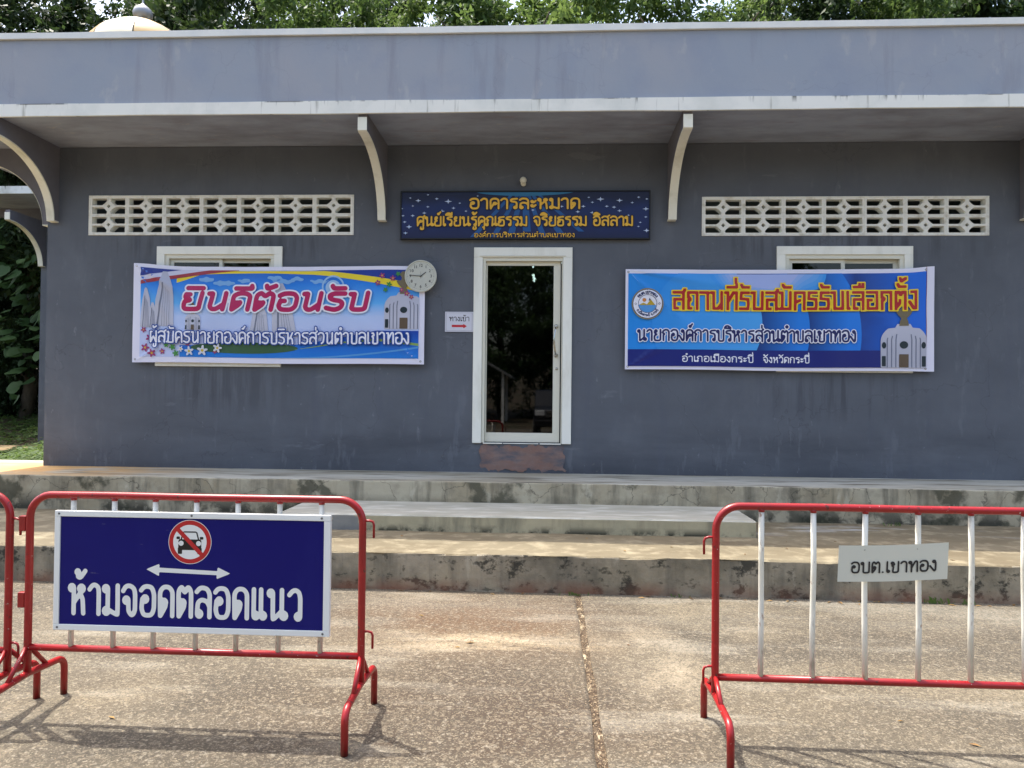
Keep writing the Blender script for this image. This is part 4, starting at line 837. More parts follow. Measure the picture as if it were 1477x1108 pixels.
obj('sky_print', sheet(lay(fR, 1), ix0, ix1, iz0, iz1), skyR, t)
for k, sc_ in enumerate((1.0, .93, .86, .78, .70, .62)):
    q = (k+1)/6; reg('pale_cloud_print', lambda x, z, s=sc_: np.hypot((x-2.35)/(.66*s), (z-2.95)/(.44*s))-1+.06*np.sin(x*14+z*5), P('cloud_tone_%d' % k, int(34+130*q), int(146+34*q), int(234-4*q), VIN), 6+k*.15, t, fR, (1.6, 3.1, 2.45, iz1))
for k, (cx, cz, r, c) in enumerate(((2.35, 1.95, .42, (52, 136, 210)), (2.05, 2.55, .80, (84, 150, 216)), (2.18, 2.25, .76, (34, 112, 196)), (2.52, 2.02, .72, (20, 84, 170)), (1.75, 2.45, .62, (60, 140, 212)))[1:4]):
    pass
discs = [(2.36, 2.18, 1.02, 2.80, 3.25, (18, 124, 226)), (2.03, 2.22, .80, 2.28, 2.72, (22, 126, 224)), (1.72, 2.30, .60, 1.0, 2.3, (72, 164, 236))]
for k, (cx, cz, r, ga, gb, c) in enumerate(discs):
    dk = (10, 52, 122) if k < 2 else (30, 140, 228)
    reg('disc_print', lambda x, z, cx=cx, cz=cz, r=r: np.hypot(x-cx, (z-cz)*.92)-r, ramp_mat('disc_gradient_%d' % k, [(0, C(*dk)), (1, C(*c))], 0, ga, gb, VIN, .05), 2.5+k*1.0, t, fR, (ix0, ix1, 1.99, iz1))
reg('navy_band_print', lambda x, z: np.maximum(z-2.013, x-3.60), P('band_navy', 10, 28, 116, VIN), 6, t, fR, (ix0, 3.62, iz0, 2.03))
XMAX[0] = ix1
monument(3.825, iz0, 1.14, fR, t, 7, .88)
yl, rd = P('yellow_outline', 240, 204, 30, VIN), P('brick_red_lettering', 176, 24, 24, VIN)
lettering('สถานที่รับสมัครรับเลือกตั้ง', 'square', .155, 1.325, 3.985, 2.448, .212, fR, 13, yl, t, sq=True, run=3, core=.08)
lettering('สถานที่รับสมัครรับเลือกตั้ง', 'square', .08, 1.325, 3.985, 2.448, .212, fR, 14, rd, t, sq=True, run=3)
nv = P('navy_lettering', 22, 28, 92, VIN)
lettering('นายกองค์การบริหารส่วนตำบลเขาทอง', 'loop', .165, .955, 3.33, 2.100, .138, fR, 13, wl_, t, h=.07, core=.085)
lettering('นายกองค์การบริหารส่วนตำบลเขาทอง', 'loop', .085, .955, 3.33, 2.100, .138, fR, 14, nv, t, h=.06)
lettering('อำเภอเมืองกระบี่', 'loop', .085, 1.445, 2.235, 1.875, .070, fR, 8, wl_, t, h=.08)
lettering('จังหวัดกระบี่', 'loop', .085, 2.32, 2.835, 1.875, .070, fR, 8, wl_, t, h=.08)
# emblem
ex, ez, er = 1.072, 2.515, .172
EB = (ex-.2, ex+.2, ez-.2, ez+.2)
em = reg('emblem', circ(ex, ez, er), P('emblem_gold', 150, 136, 92, VIN), 13, t, fR, EB, .008)
def ereg(name, fn, m, k): return reg(name, fn, m, k, em, fR, EB, .006)
ereg('emblem_ring', circ(ex, ez, er-.010), P('emblem_navy', 30, 44, 96, VIN), 13.5)
ereg('emblem_disc', circ(ex, ez, er-.017), wl_, 14)
ereg('emblem_ring', lambda x, z: np.abs(np.hypot(x-ex, z-ez)-.100)-.003, P('emblem_navy', 30, 44, 96, VIN), 15)
ereg('emblem_sea', lambda x, z: np.maximum(np.hypot(x-ex, z-ez)-.096, z-ez+.012+.004*np.sin(x*120)), P('emblem_blue', 84, 152, 216, VIN), 15)
ereg('emblem_hills', lambda x, z: np.maximum(np.hypot(x-ex, z-ez)-.094, np.minimum(np.maximum(z-ez-.048+np.abs(x-ex-.035)*1.3, ez-.014-z), np.maximum(z-ez-.012+np.abs(x-ex+.045)*.5, ez-.014-z))), P('emblem_hill_gold', 190, 160, 40, VIN), 16)
ereg('emblem_sun', circ(ex-.035, ez+.042, .021), P('emblem_orange', 206, 130, 60, VIN), 16)
ereg('emblem_bird', poly_sd([(ex+.012, ez+.03), (ex+.02, ez+.075), (ex+.026, ez+.05), (ex+.04, ez+.06), (ex+.026, ez+.036)]), P('emblem_navy', 30, 44, 96, VIN), 16)
for sx in (-1, 1): ereg('emblem_diamond', lambda x, z, sx=sx: np.abs(np.abs(x-ex-sx*.128)+np.abs(z-ez)-.012)-.003, P('emblem_navy', 30, 44, 96, VIN), 15)
def arc_text(s, a0, a1, r, hg, inv):
    sg, wd = layout(s, 'loop'); X, Y, Fd = field(sg, -.2, wd+.2, -.45, 1.6, .11); b2 = contour(X, Y, Fd, .12)
    mp = lay(fR, 15.5)
    b2.v = [mp(ex+(r+(p[1]*hg)*inv)*math.cos(a0+(a1-a0)*p[0]/wd), ez+(r+(p[1]*hg)*inv)*math.sin(a0+(a1-a0)*p[0]/wd)) for p in b2.v]
    obj('emblem_lettering', b2, P('emblem_navy', 30, 44, 96, VIN), em, recalc=False)
arc_text('อบต.เขาทอง', R(145), R(35), .112, .026, 1); arc_text('อ.เมืองกระบี่ จ.กระบี่', R(210), R(330), .138, .022, -1)
# cord that ties the right banner's corner, and eyelets
for (x, z, f) in ((-4.72, 2.90, fL), (-1.44, 2.90, fL), (-4.72, 1.86, fL), (-1.44, 1.86, fL), (.862, 2.868, fR), (4.06, 2.868, fR), (.862, 1.822, fR), (4.06, 1.822, fR)):
    p = f(x, z); b = B().lathe((p[0], p[1]-.001, p[2]), [(.006, -.002), (.009, -.003), (.012, -.001), (.012, .001)], 14, 'y')
    obj('eyelet', b, M_chrome, [o for o in COL.objects if o.name in ('banner', 'banner.001')][0 if f is fL else 1])
pts = [fR(4.066+.002*math.sin(k), 2.90-k*.09, .004) for k in range(13)]
obj('cord', B().tube(pts, .0022, 6), P('red_cord', 120, 30, 36), t)

# ================================================================ CLOCK AND ENTRANCE PAPER
cx, cz = -1.443, 2.812; rr = .176
t = thing('wall_clock', 'round white wall clock hanging over the right top corner of the welcome banner', 'clock', (cx, 0, cz-rr))
obj('case', B().lathe((cx, -.088, cz), [(0, .086), (.165, .086), (.172, .03), (rr+.004, -.006), (rr+.004, -.016), (rr, -.022), (.166, -.020), (.163, -.010)], 64, 'y'), P('clock_rim', 205, 204, 190, .35), t)
obj('dial', B().lathe((cx, -.0985, cz), [(0, 0), (.165, 0), (.165, .004)], 64, 'y', sm=False), P('dial_white', 226, 226, 214, .5), t)
ink = P('clock_ink', 42, 44, 46, .5)
def latin(s, size, fat=0):
    c = bpy.data.curves.new('tmp', 'FONT'); c.body = s; c.size = size; c.align_x = 'CENTER'; c.align_y = 'CENTER'; c.offset = fat; c.resolution_u = 3
    o = bpy.data.objects.new('tmp', c); COL.objects.link(o); bpy.context.view_layer.update()
    me = o.evaluated_get(bpy.context.evaluated_depsgraph_get()).to_mesh(); v = [tuple(p.co) for p in me.vertices]; f = [tuple(p.vertices) for p in me.polygons]
    o.evaluated_get(bpy.context.evaluated_depsgraph_get()).to_mesh_clear(); bpy.data.objects.remove(o); return v, f
for k in range(1, 13):
    a = math.pi/2-k*math.pi/6; v, f = latin(str(k), .044, .0006); x, z = cx+.117*math.cos(a), cz+.117*math.sin(a)
    obj('numeral', B().add([(x+p[0], -.1002, z+p[1]) for p in v], f), ink, t, recalc=False)
b = B()
for k in range(60):
    a = k*math.pi/30; l = .007 if k % 5 else .012; ca, sa_ = math.cos(a), math.sin(a); w_ = .0009 if k % 5 else .002
    b.add([(cx+ca*.152-sa_*w_, -.1003, cz+sa_*.152+ca*w_), (cx+ca*.152+sa_*w_, -.1003, cz+sa_*.152-ca*w_), (cx+ca*(.152-l)+sa_*w_, -.1003, cz+sa_*(.152-l)-ca*w_), (cx+ca*(.152-l)-sa_*w_, -.1003, cz+sa_*(.152-l)+ca*w_)], [(0, 1, 2, 3)])
obj('minute_marks', b, ink, t)
def hand(name, ang, l, tail, w_, y, m):
    ca, sa_ = math.cos(ang), math.sin(ang)
    obj(name, B().obox((cx+ca*(l-tail)/2, y, cz+sa_*(l-tail)/2), (ca*(l+tail)/2, 0, sa_*(l+tail)/2), (0, .0008, 0), (-sa_*w_, 0, ca*w_)), m, t)
hand('hour_hand', math.pi/2-2*math.pi*(1.77/12), .075, .012, .0042, -.1035, ink); hand('minute_hand', math.pi/2-2*math.pi*(45.8/60), .125, .015, .0032, -.106, ink); hand('second_hand', -math.pi/2, .03, .05, .001, -.108, P('second_hand_grey', 110, 110, 104))
obj('spindle', B().lathe((cx, -.109, cz), [(0, -.003), (.005, -.002), (.005, .004)], 12, 'y'), ink, t)
obj('lens', B().lathe((cx, -.111, cz), [(0, 0), (.164, 0)], 48, 'y', sm=False), glass_mat('clock_glass', (.97, .97, .97, 1), .5), t, recalc=False)
t = thing('entrance_notice', 'small white paper notice with red arrow taped left of the door', 'notice', (-1.015, 0, 2.2))
b = B(); N = 10
for i in range(N+1):
    x = -1.176+.318*i/N; yb = -.004-.010*math.exp(-i/2.0)*.6-.002*math.sin(i*.9)
    b.v += [(x, yb, 2.200), (x, yb-.0015, 2.425)]
b.f = [(i*2, i*2+2, i*2+3, i*2+1) for i in range(N)]; b.sm = [True]*N; b.mi = [0]*N
pm = lambda x, z, l=.0: (x, -.012-.006*math.exp(-(x+1.176)/.06)-l, z)
b = B(); 
for i in range(N+1):
    x = -1.176+.318*i/N; b.v += [pm(x, 2.2), pm(x, 2.425)]
b.f = [(i*2, i*2+2, i*2+3, i*2+1) for i in range(N)]; b.sm = [True]*N; b.mi = [0]*N
obj('paper', b, P('paper_white', 210, 210, 220, .7), t)
obj('lettering', text_b('ทางเข้า', 'loop', .075, -1.132, -.895, 2.318, .052, lambda x, z: pm(x, z, .0015), h=.06), P('ink_black', 26, 26, 30), t, recalc=False)
obj('arrow', place(region(poly_sd([(-1.10, 2.252), (-.970, 2.252), (-.970, 2.238), (-.928, 2.263), (-.970, 2.290), (-.970, 2.278), (-1.10, 2.278)]), -1.12, -.90, 2.22, 2.30, .005, lambda x, z: (x, z)), lambda x, z: pm(x, z, .0015)), P('arrow_red', 196, 40, 50), t, recalc=False)
obj('border_line', place(region(lambda x, z: np.abs(np.maximum(np.abs(x+1.017)-.146, np.abs(z-2.3125)-.100))-.0016, -1.175, -.86, 2.2, 2.425, .004, lambda x, z: (x, z)), lambda x, z: pm(x, z, .001)), P('line_grey', 150, 146, 150), t, recalc=False)

# ================================================================ BARRIERS
BY = -4.93
def arcp(c, r, a0, a1, n, pl):
    return [pl(c[0]+r*math.cos(a0+(a1-a0)*k/n), c[1]+r*math.sin(a0+(a1-a0)*k/n)) for k in range(n+1)]
def barrier(label, x0, x1, zb, ztop, bars, hooks, foot=(-.255, .26), plates=False, y=BY, group='red crowd barriers', bar_label=None):
    t = thing('crowd_barrier', label, 'barrier', ((x0+x1)/2, y, 0), group)
    r = .0165; rc = .105; pl = lambda a, c: (a, y, c); zt = ztop
    pts = [pl(x0, .20)]+[pl(x0, zb), pl(x0, .55)]+arcp((x0+rc, zt-rc), rc, math.pi, math.pi/2, 10, pl)+[pl(x0+(x1-x0)*k/4, zt+.0015*math.sin(k*2)) for k in (1, 2, 3)]+arcp((x1-rc, zt-rc), rc, math.pi/2, 0, 10, pl)+[pl(x1, .55), pl(x1, zb), pl(x1, .20)]
    obj('top_frame', B().tube(pts, r, 16), M_red, t)
    obj('bottom_rail', B().tube([pl(x0+.004, zb), pl((x0+x1)/2, zb-.001), pl(x1-.004, zb)], r*.92, 14), M_red, t)
    for i, xb in enumerate(bars):
        dx = random.uniform(-.003, .003)
        obj('bar', B().tube([(xb+dx, y, zb+r*.7), (xb+dx*.6+random.uniform(-.003, .003), y+random.uniform(-.004, .004), zb+.25), (xb+random.uniform(-.003, .003), y+random.uniform(-.004, .004), zb+.5), (xb, y, zt-r*.7)], .0118, 12), M_bar, t)
        obj('weld', B().tube([(xb, y, zt-r-.006), (xb, y, zt-r*.5)], .0135, 12), M_red, t)
    for xe in (x0, x1):
        f0, f1 = foot; pf = lambda a, c: (xe, y+a, c); zt2 = .185; rr2 = .055
        pts = [pf(f0, 0), pf(f0, zt2-rr2)]+arcp((f0+rr2, zt2-rr2), rr2, math.pi, math.pi/2, 7, pf)+[pf(0, zt2+.012)]+arcp((f1-rr2, zt2-rr2), rr2, math.pi/2, 0, 7, pf)+[pf(f1, 0)]
        ft = obj('foot', B().tube(pts, r*.95, 14), M_red, t)
        obj('brace', B().tube([pf(0, zb+.01), pf(-.135, zt2+.004)], .0105, 10), M_red, ft)
        obj('brace', B().tube([pf(0, zb+.01), pf(.135, zt2+.004)], .0105, 10), M_red, ft)
    for (xh, zh, s) in hooks:
        obj('hook', B().tube([(xh, y, zh), (xh+s*.030, y, zh+.001), (xh+s*.046, y, zh-.004), (xh+s*.051, y, zh-.018), (xh+s*.051, y, zh-.075)], .0055, 10), M_red, t)
    if plates:
        for zh in (.885, .535):
            obj('hook_plate', B().box(x0-.046, x0-.014, y-.012, y+.012, zh-.035, zh+.035), M_red, t, bevel=.003)
    return t
LB = [-2.175+.1925*k for k in range(7)]
barrier('red barrier carrying the blue no-parking sign, its white bars showing above and below', -2.382, -.832, .318, 1.018, LB, [(-.832, .925, 1), (-.832, .430, 1)], plates=True)
barrier('red barrier cut by the left edge, hooked to the one with the blue sign', -4.02, -2.478, .30, 1.020, [-3.82+.1925*k for k in range(7)], [(-2.478, .905, 1), (-2.478, .335, 1)], y=BY-.0, foot=(-.285, .20))
barrier('red barrier with white bars and a small white name plate, on the right', .737, 2.49, .272, 1.020, [.934+.2225*k for k in range(7)], [(.737, .882, -1), (.737, .318, -1)], foot=(-.28, .225))
# no-parking sign
sy = BY-.0165-.004; sh = -.004
def q4(a, c, d, e):                                  # slightly skewed sheet, hung not quite level
    return None
sx0, sx1, sz0, sz1 = -2.236, -.966, .414, .953
t = thing('no_parking_sign', 'blue no-parking sign in a white frame mounted on the red barrier', 'sign', ((sx0+sx1)/2, sy, sz0))
fwid = .026
obj('backing', B().box(sx0+.004, sx1-.004, sy-.014, sy-.001, sz0+.004, sz1-.004), M_alu, t)
fr = P('sign_frame_white', 222, 224, 220, .4)
for nm, bx in (('frame_rail', (sx0, sx1, sz1-fwid, sz1)), ('frame_rail', (sx0, sx1, sz0, sz0+fwid)), ('frame_rail', (sx0, sx0+fwid, sz0+fwid+.0005, sz1-fwid-.0005)), ('frame_rail', (sx1-fwid-.004, sx1, sz0+fwid+.0005, sz1-fwid-.0005))):
    obj(nm, B().box(bx[0], bx[1], sy-.022, sy-.0005, bx[2], bx[3]), fr, t, bevel=.002)
obj('panel', B().box(sx0+fwid-.002, sx1-fwid-.002, sy-.0165, sy-.0142, sz0+fwid-.002, sz1-fwid+.002), mat('sign_blue', C(6, 8, 96), .3, spec=.22, layers=[dict(c=C(8, 12, 100), s=2.2, v=(1, 1, 3), lo=.45, hi=.7, f=.7), dict(c=C(30, 34, 110), s=3, v=(1, 1, .3), d=9, lo=.56, hi=.72, f=.35), dict(c=C(120, 118, 130), s=60, v=(.15, 1, 1), lo=.70, hi=.74, f=.4)], bump=(4, .06, .01)), t)
FY = sy-.0168
sc_x, sc_z = -1.608, .822
wp = P('sign_print_white', 222, 224, 220, .35); rp = P('sign_print_red', 178, 28, 34, .35); kp = P('sign_print_black', 14, 14, 18, .35)
sym = obj('prohibition_symbol', region(circ(sc_x, sc_z, .099), -1.72, -1.49, .71, .94, .005, plane_map(FY-.0004)), wp, t, recalc=False)
obj('symbol_red_disc', region(circ(sc_x, sc_z, .0965), -1.72, -1.49, .71, .94, .005, plane_map(FY-.0008)), rp, sym, recalc=False)
obj('symbol_white_disc', region(circ(sc_x, sc_z, .077), -1.72, -1.49, .71, .94, .005, plane_map(FY-.0012)), wp, sym, recalc=False)
def carfn(x, z):
    x = x-sc_x; z = z-sc_z
    rb = lambda hx, hz, cx_, cz_, rad: np.hypot(np.maximum(np.abs(x-cx_)-hx+rad, 0), np.maximum(np.abs(z-cz_)-hz+rad, 0))-rad
    body = rb(.053, .024, 0, -.012, .010)
    roof = poly_sd([(-.044+0, .008), (-.034, .044), (-.026, .048), (.026, .048), (.034, .044), (.044, .008)])(x, z)
    wind = poly_sd([(-.037, .010), (-.028, .042), (.028, .042), (.037, .010)])(x, z)
    roof = np.maximum(roof, -wind)
    wh = np.minimum(rb(.010, .014, -.045, -.040, .003), rb(.010, .014, .045, -.040, .003))
    mir = np.minimum(rb(.008, .006, -.054, .018, .003), rb(.008, .006, .054, .018, .003))
    li = np.minimum(np.hypot(x+.040, z+.006), np.hypot(x-.040, z+.006))-.0115
    return np.maximum(np.minimum(np.minimum(body, roof), np.minimum(wh, mir)), -li)
obj('symbol_car', region(carfn, sc_x-.075, sc_x+.075, sc_z-.06, sc_z+.055, .0022, plane_map(FY-.0016)), kp, sym, recalc=False)
obj('symbol_slash', region(lambda x, z: np.maximum(np.abs((x-sc_x)+(z-sc_z))*.7071-.0095, np.hypot(x-sc_x, z-sc_z)-.082), -1.70, -1.51, .73, .92, .004, plane_map(FY-.0022)), rp, sym, recalc=False)
az = .690
obj('arrow', region(poly_sd([(-1.808, az+.006), (-1.745, az+.032), (-1.748, az+.014), (-1.480, az+.004), (-1.480, az+.022), (-1.420, az-.006), (-1.484, az-.032), (-1.482, az-.014), (-1.748, az-.006), (-1.748, az-.024)]), -1.83, -1.40, .64, .74, .005, plane_map(FY-.0006)), wp, t, recalc=False)
def skew(x, z): return (x, FY-.0006, z-(x+1.6)*.004)
obj('lettering', text_b('ห้ามจอดตลอดแนว', 'loop', .080, -2.175, -1.078, .478, .150, skew, h=.035, run=12, ls=.05), wp, t, recalc=False)
for (x, z) in ((sx0+.02, sz1-.013), (sx1-.04, sz1-.013), (-1.60, sz1-.012), (sx0+.02, sz0+.013), (sx1-.03, sz0+.013)):
    obj('screw', B().lathe((x, sy-.0222, z), [(0, -.0025), (.004, -.002), (.0055, 0)], 12, 'y'), P('screw_grey', 90, 90, 88, .3), t)
# name plate on the right barrier (curled plastic sheet)
t = thing('name_plate', 'curled white plastic plate with black Thai lettering on the right barrier', 'sign', (1.50, BY-.02, .79))
def npm(x, z, l=0.):
    x = x-.018; u = (x-1.248)/.46; skz = .022*u*(1 if True else 0); yv = BY-.0185-.007*(abs(u-.5)*2)**2*(1-.2*u)-l
    return (x+.006*((z-.704)/.15), yv, z+skz+.010*math.sin(math.pi*u)*-.6)
b = B(); N = 24
for i in range(N+1):
    for j in range(7): b.v.append(npm(1.268+.462*i/N, .706+.156*j/6))
b.f = [(i*7+j, (i+1)*7+j, (i+1)*7+j+1, i*7+j+1) for i in range(N) for j in range(6)]; b.sm = [True]*len(b.f); b.mi = [0]*len(b.f)
o = obj('plate', b, mat('milky_plastic', C(196, 196, 182), .55), t)
obj('lettering', text_b('อบต.เขาทอง', 'loop', .085, 1.318, 1.690, .742, .052, lambda x, z: npm(x, z, .0028), h=.05), P('ink_black', 26, 26, 30), t, recalc=False)
for x in (1.378, 1.600): obj('tie', B().tube([npm(x, .842, .002), (x, BY-.012, .850), (x+.004, BY+.012, .852)], .0016, 6), P('tie_wire', 120, 118, 110), t)

# ================================================================ BEHIND THE HALL
t = thing('rear_building', 'lower blue-grey wing with white fascia and curved bracket behind the hall', 'building', (-8, 5.5, .4))
b = B().box(-9.86, -4, 5.5, 9.5, .38, 5.03); obj('wall', b, M_wall, t)
obj('roof_slab', B().box(-11.1, -3.5, 4.5, 10.4, 5.035, 5.12), M_soff, t)
M_fas2 = mat('drip_stained_fascia', C(214, 218, 216), .6, layers=[dict(c=C(40, 38, 36), s=7, v=(1, 1, .15), lo=.55, hi=.60, f=.85, z=(5.09, 5.15)), dict(c=C(160, 160, 150), s=3, lo=.5, hi=.7, f=.6)])
obj('fascia', B().box(-11.15, -3.5, 4.47, 4.498, 5.03, 5.165), M_fas2, t)
o = bracket(-9.86, -9.77, t, 5.5, .44)
o = obj('bracket', B().prism([(-9.862, 3.9)]+[(-9.862-.08-.9*(1-math.cos(a)), 3.9+.98*math.sin(a)) for a in [math.pi/2*k/14 for k in range(15)]]+[(-11, 4.88), (-11, 5.03), (-9.862, 5.03)], 5.55, 5.64, 'y'), M_wallb, t)
b = B().box(-13, -5, 4.35, 5.49, .30, .425); obj('wing_apron', b, mat('tan_apron_screed', C(132, 110, 74), .9, layers=[dict(c=C(96, 84, 54), s=3, lo=.4, hi=.6, f=.8)]), kind='structure', bevel=.01)
# domed pavilion
dc = (-12.25, 13.0, 10.93)
t = thing('gold_dome', 'cream and gold ribbed dome with silver ball finial rising behind the roof', 'dome', (dc[0], dc[1], .9))
obj('tower', B().lathe((dc[0], dc[1], .6), [(1.75, 0), (1.75, 10.2), (1.9, 10.25), (1.9, 10.42), (1.7, 10.45)], 12, sm=False), M_par, t)
prof = [(1.62, 0.0), (1.60, .40), (1.46, .80), (1.18, 1.14), (.86, 1.36), (.50, 1.55), (.20, 1.68), (.10, 1.71)]
nseg = 8
for k in range(nseg):
    a0, a1 = 2*math.pi*(k+.0)/nseg+.36, 2*math.pi*(k+1)/nseg+.36; b = B()
    for i in range(len(prof)):
        for q in range(4):
            a = a0+(a1-a0)*(q/3*.97+.015); rr_ = prof[i][0]*(1+.0*q)
            b.v.append((dc[0]+rr_*math.cos(a), dc[1]+rr_*math.sin(a), dc[2]+prof[i][1]-.03))
    b.f = [(i*4+q, i*4+q+1, (i+1)*4+q+1, (i+1)*4+q) for i in range(len(prof)-1) for q in range(3)]; b.sm = [True]*len(b.f); b.mi = [0]*len(b.f)
    obj('dome_panel', b, [P('dome_gold', 178, 144, 84, .4), P('dome_cream', 200, 192, 166, .4)][k % 2], t, recalc=False)
obj('dome_core', B().lathe(dc, [(r_*.975, h_-.05) for r_, h_ in prof], 24), P('dome_seam', 70, 62, 44, .6), t)
fz = dc[2]+1.64
obj('finial_ball', B().lathe((dc[0], dc[1], fz), [(.12, 0), (.22, .05), (.275, .16), (.28, .24), (.24, .34), (.14, .43), (.05, .50), (.028, .56), (.018, .9), (.0, 1.0)], 20), mat('tarnished_silver', C(150, 152, 156), .45, .5), t)

# ---------------------------------------------------------------- vegetation
def crown_mesh(name, seed, rx, rz, nb, ns, per, ls, shell=.45):
    """boughs -> sprays -> leaves: dense clumps with dark hollows and sky between them"""
    g = np.random.default_rng(seed)
    u = g.normal(size=(nb, 3)); u /= np.linalg.norm(u, axis=1)[:, None]
    rad = shell+(1-shell)*g.random(nb)**.6; lump = 1+.22*np.sin(u[:, 0]*4+seed)+.18*np.sin(u[:, 1]*5+seed*2)+.15*np.sin(u[:, 2]*6+seed)
    c = u*(rad*lump)[:, None]*np.array([rx, rx, rz]); size = .42+.45*g.random(nb)
    v = g.normal(size=(nb*ns, 3)); v /= np.linalg.norm(v, axis=1)[:, None]; v[:, 2] *= .6
    s = np.repeat(c, ns, 0)+v*(np.repeat(size, ns)*(.45+.6*g.random(nb*ns)))[:, None]
    tw = v*.9+g.normal(size=v.shape)*.35; tw[:, 2] -= .45; tw /= np.linalg.norm(tw, axis=1)[:, None]
    tws = np.repeat(tw, per, 0); n = len(tws)
    p = np.repeat(s, per, 0)+tws*(g.random((n, 1))-.4)*ls*4.6+g.normal(size=(n, 3))*ls*.62
    d = tws*.9+g.normal(size=(n, 3))*.55; d[:, 2] -= .35; d /= np.linalg.norm(d, axis=1)[:, None]
    up_ = np.array([0, 0, 1.])+g.normal(size=(n, 3))*.55; q = np.cross(d, up_); q /= np.linalg.norm(q, axis=1)[:, None]; nn = np.cross(d, q)
    L = ls*(.6+.8*g.random((n, 1))); W = L*.23
    V = np.empty((n, 4, 3)); V[:, 0] = p-d*L*.5; V[:, 1] = p+q*W-d*L*.05; V[:, 2] = p+d*L*.5-nn*L*.10; V[:, 3] = p-q*W-d*L*.05
    me = bpy.data.meshes.new(name); me.vertices.add(n*4); me.vertices.foreach_set('co', V.reshape(-1))
    me.loops.add(n*4); me.loops.foreach_set('vertex_index', np.arange(n*4)); me.polygons.add(n); me.polygons.foreach_set('loop_start', np.arange(n)*4)
    me.polygons.foreach_set('material_index', np.zeros(n, int)); me.update(calc_edges=True); me.validate(); return me
def trunk_b(h, r, seed):
    g = random.Random(seed); b = B(); pts = [(0, 0, -.5)]; x = y = 0
    for k in range(1, 9): x += g.uniform(-.18, .18); y += g.uniform(-.18, .18); pts.append((x, y, h*k/8))
    b.tube(pts, r, 9, r1=r*.25)
    for k in range(14):
        i = g.randint(3, 7); p = Vector(pts[i]); a = g.uniform(0, 6.28); l = g.uniform(1.4, 3.2)
        d = Vector((math.cos(a), math.sin(a), g.uniform(.2, .9))).normalized()
        b.tube([p, p+d*l*.5+Vector((0, 0, .1)), p+d*l+Vector((0, 0, g.uniform(-.1, .5)))], r*.32, 6, r1=.015)
    return b
CROWN = [crown_mesh('crown', 1, 3.2, 3.6, 105, 11, 44, .17), crown_mesh('crown', 2, 3.0, 4.0, 95, 10, 40, .21), crown_mesh('crown', 3, 3.6, 3.0, 120, 11, 44, .15), crown_mesh('crown', 4, 2.8, 3.4, 60, 9, 40, .18, .3)]
TR = [trunk_b(9, .20, k) for k in range(3)]; TRM = []
for k, tb in enumerate(TR):
    me = bpy.data.meshes.new('trunk'); me.from_pydata(tb.v, [], tb.f); me.polygons.foreach_set('use_smooth', [True]*len(tb.f)); me.materials.append(M_bark); me.update(); TRM.append(me)
for me in CROWN: me.materials.append(M_leaf)
CR3 = []
for me in CROWN:
    c = me.copy(); c.materials.clear(); c.materials.append(M_leaf3); CR3.append(c)
CR2 = []
for me in CROWN:
    c = me.copy(); c.materials.clear(); c.materials.append(M_leaf2); CR2.append(c)
def tree(x, y, h, k, label, s=1.0, pale=False, group='trees behind the hall', cz=None):
    z = terr(x, y)
    t = thing('tree', label, 'tree', (x, y, z), group)
    tr = bpy.data.objects.new('trunk', TRM[k % 3]); COL.objects.link(tr); tr.parent = t; tr.scale = (s, s, h/9); tr.rotation_euler.z = k*1.3
    c = bpy.data.objects.new('crown', (CR3 if pale == 2 else CR2 if pale else CROWN)[k % 4]); COL.objects.link(c); c.parent = t; c.location = (0, 0, cz if cz else h*.86); c.scale = (s, s, s); c.rotation_euler.z = k*2.1
    return t
specs = [(-19, 17, 12.5, 0, 1.35, 2), (-15.6, 19, 13, 2, 1.3, 2), (-11.0, 18, 13.5, 1, 1.3, 2), (-7.2, 16, 13.0, 2, 1.15, 1), (-4.0, 17, 12.6, 0, 1.2, 1), (-1.2, 15.5, 12.0, 3, 1.2, 1), (1.8, 16.5, 12.4, 1, 1.2, 1), (4.8, 15.6, 12.0, 3, 1.15, 1), (7.6, 17, 13.0, 0, 1.25, 2), (10.8, 16, 12.5, 2, 1.2, 1), (14.2, 17, 13, 1, 1.3, 2), (17.8, 18, 13, 0, 1.35, 0),
         (-13.5, 24, 17, 1, 1.4, 2), (-8.8, 25, 17, 0, 1.4, 2), (-4.0, 26, 16.5, 2, 1.2, 0), (5.5, 27, 16, 0, 1.1, 0), (10.0, 26, 17, 1, 1.3, 0), (16.4, 27, 18, 2, 1.4, 0), (-19, 27, 18, 0, 1.5, 0), (22, 27, 18, 2, 1.5, 0)]
names = ['far left dark tree behind the roof', 'dark tree left of the gold dome', 'dark tree directly behind the gold dome', 'leafy tree right of the gold dome', 'broad green tree above the left banner', 'light green tree left of the door axis, above the roof', 'light green tree above the signboard', 'thin airy tree above the door side bracket', 'dark tree above the right banner emblem', 'light tree above the right banner', 'dark tree above the right window', 'dark tree at the right edge above the roof',
         'tall back-row tree left of the dome', 'tall back-row tree behind the dome', 'tall back-row tree above the signboard', 'tall back-row tree right of the signboard', 'tall back-row tree above the right vent', 'tall back-row tree at far right', 'tall back-row tree at far left', 'tall back-row tree beyond the right edge']
for (x, y, h, k, s, pale), nm in zip(specs, names): tree(x, y, h-terr(x, y), k, nm, s, pale)
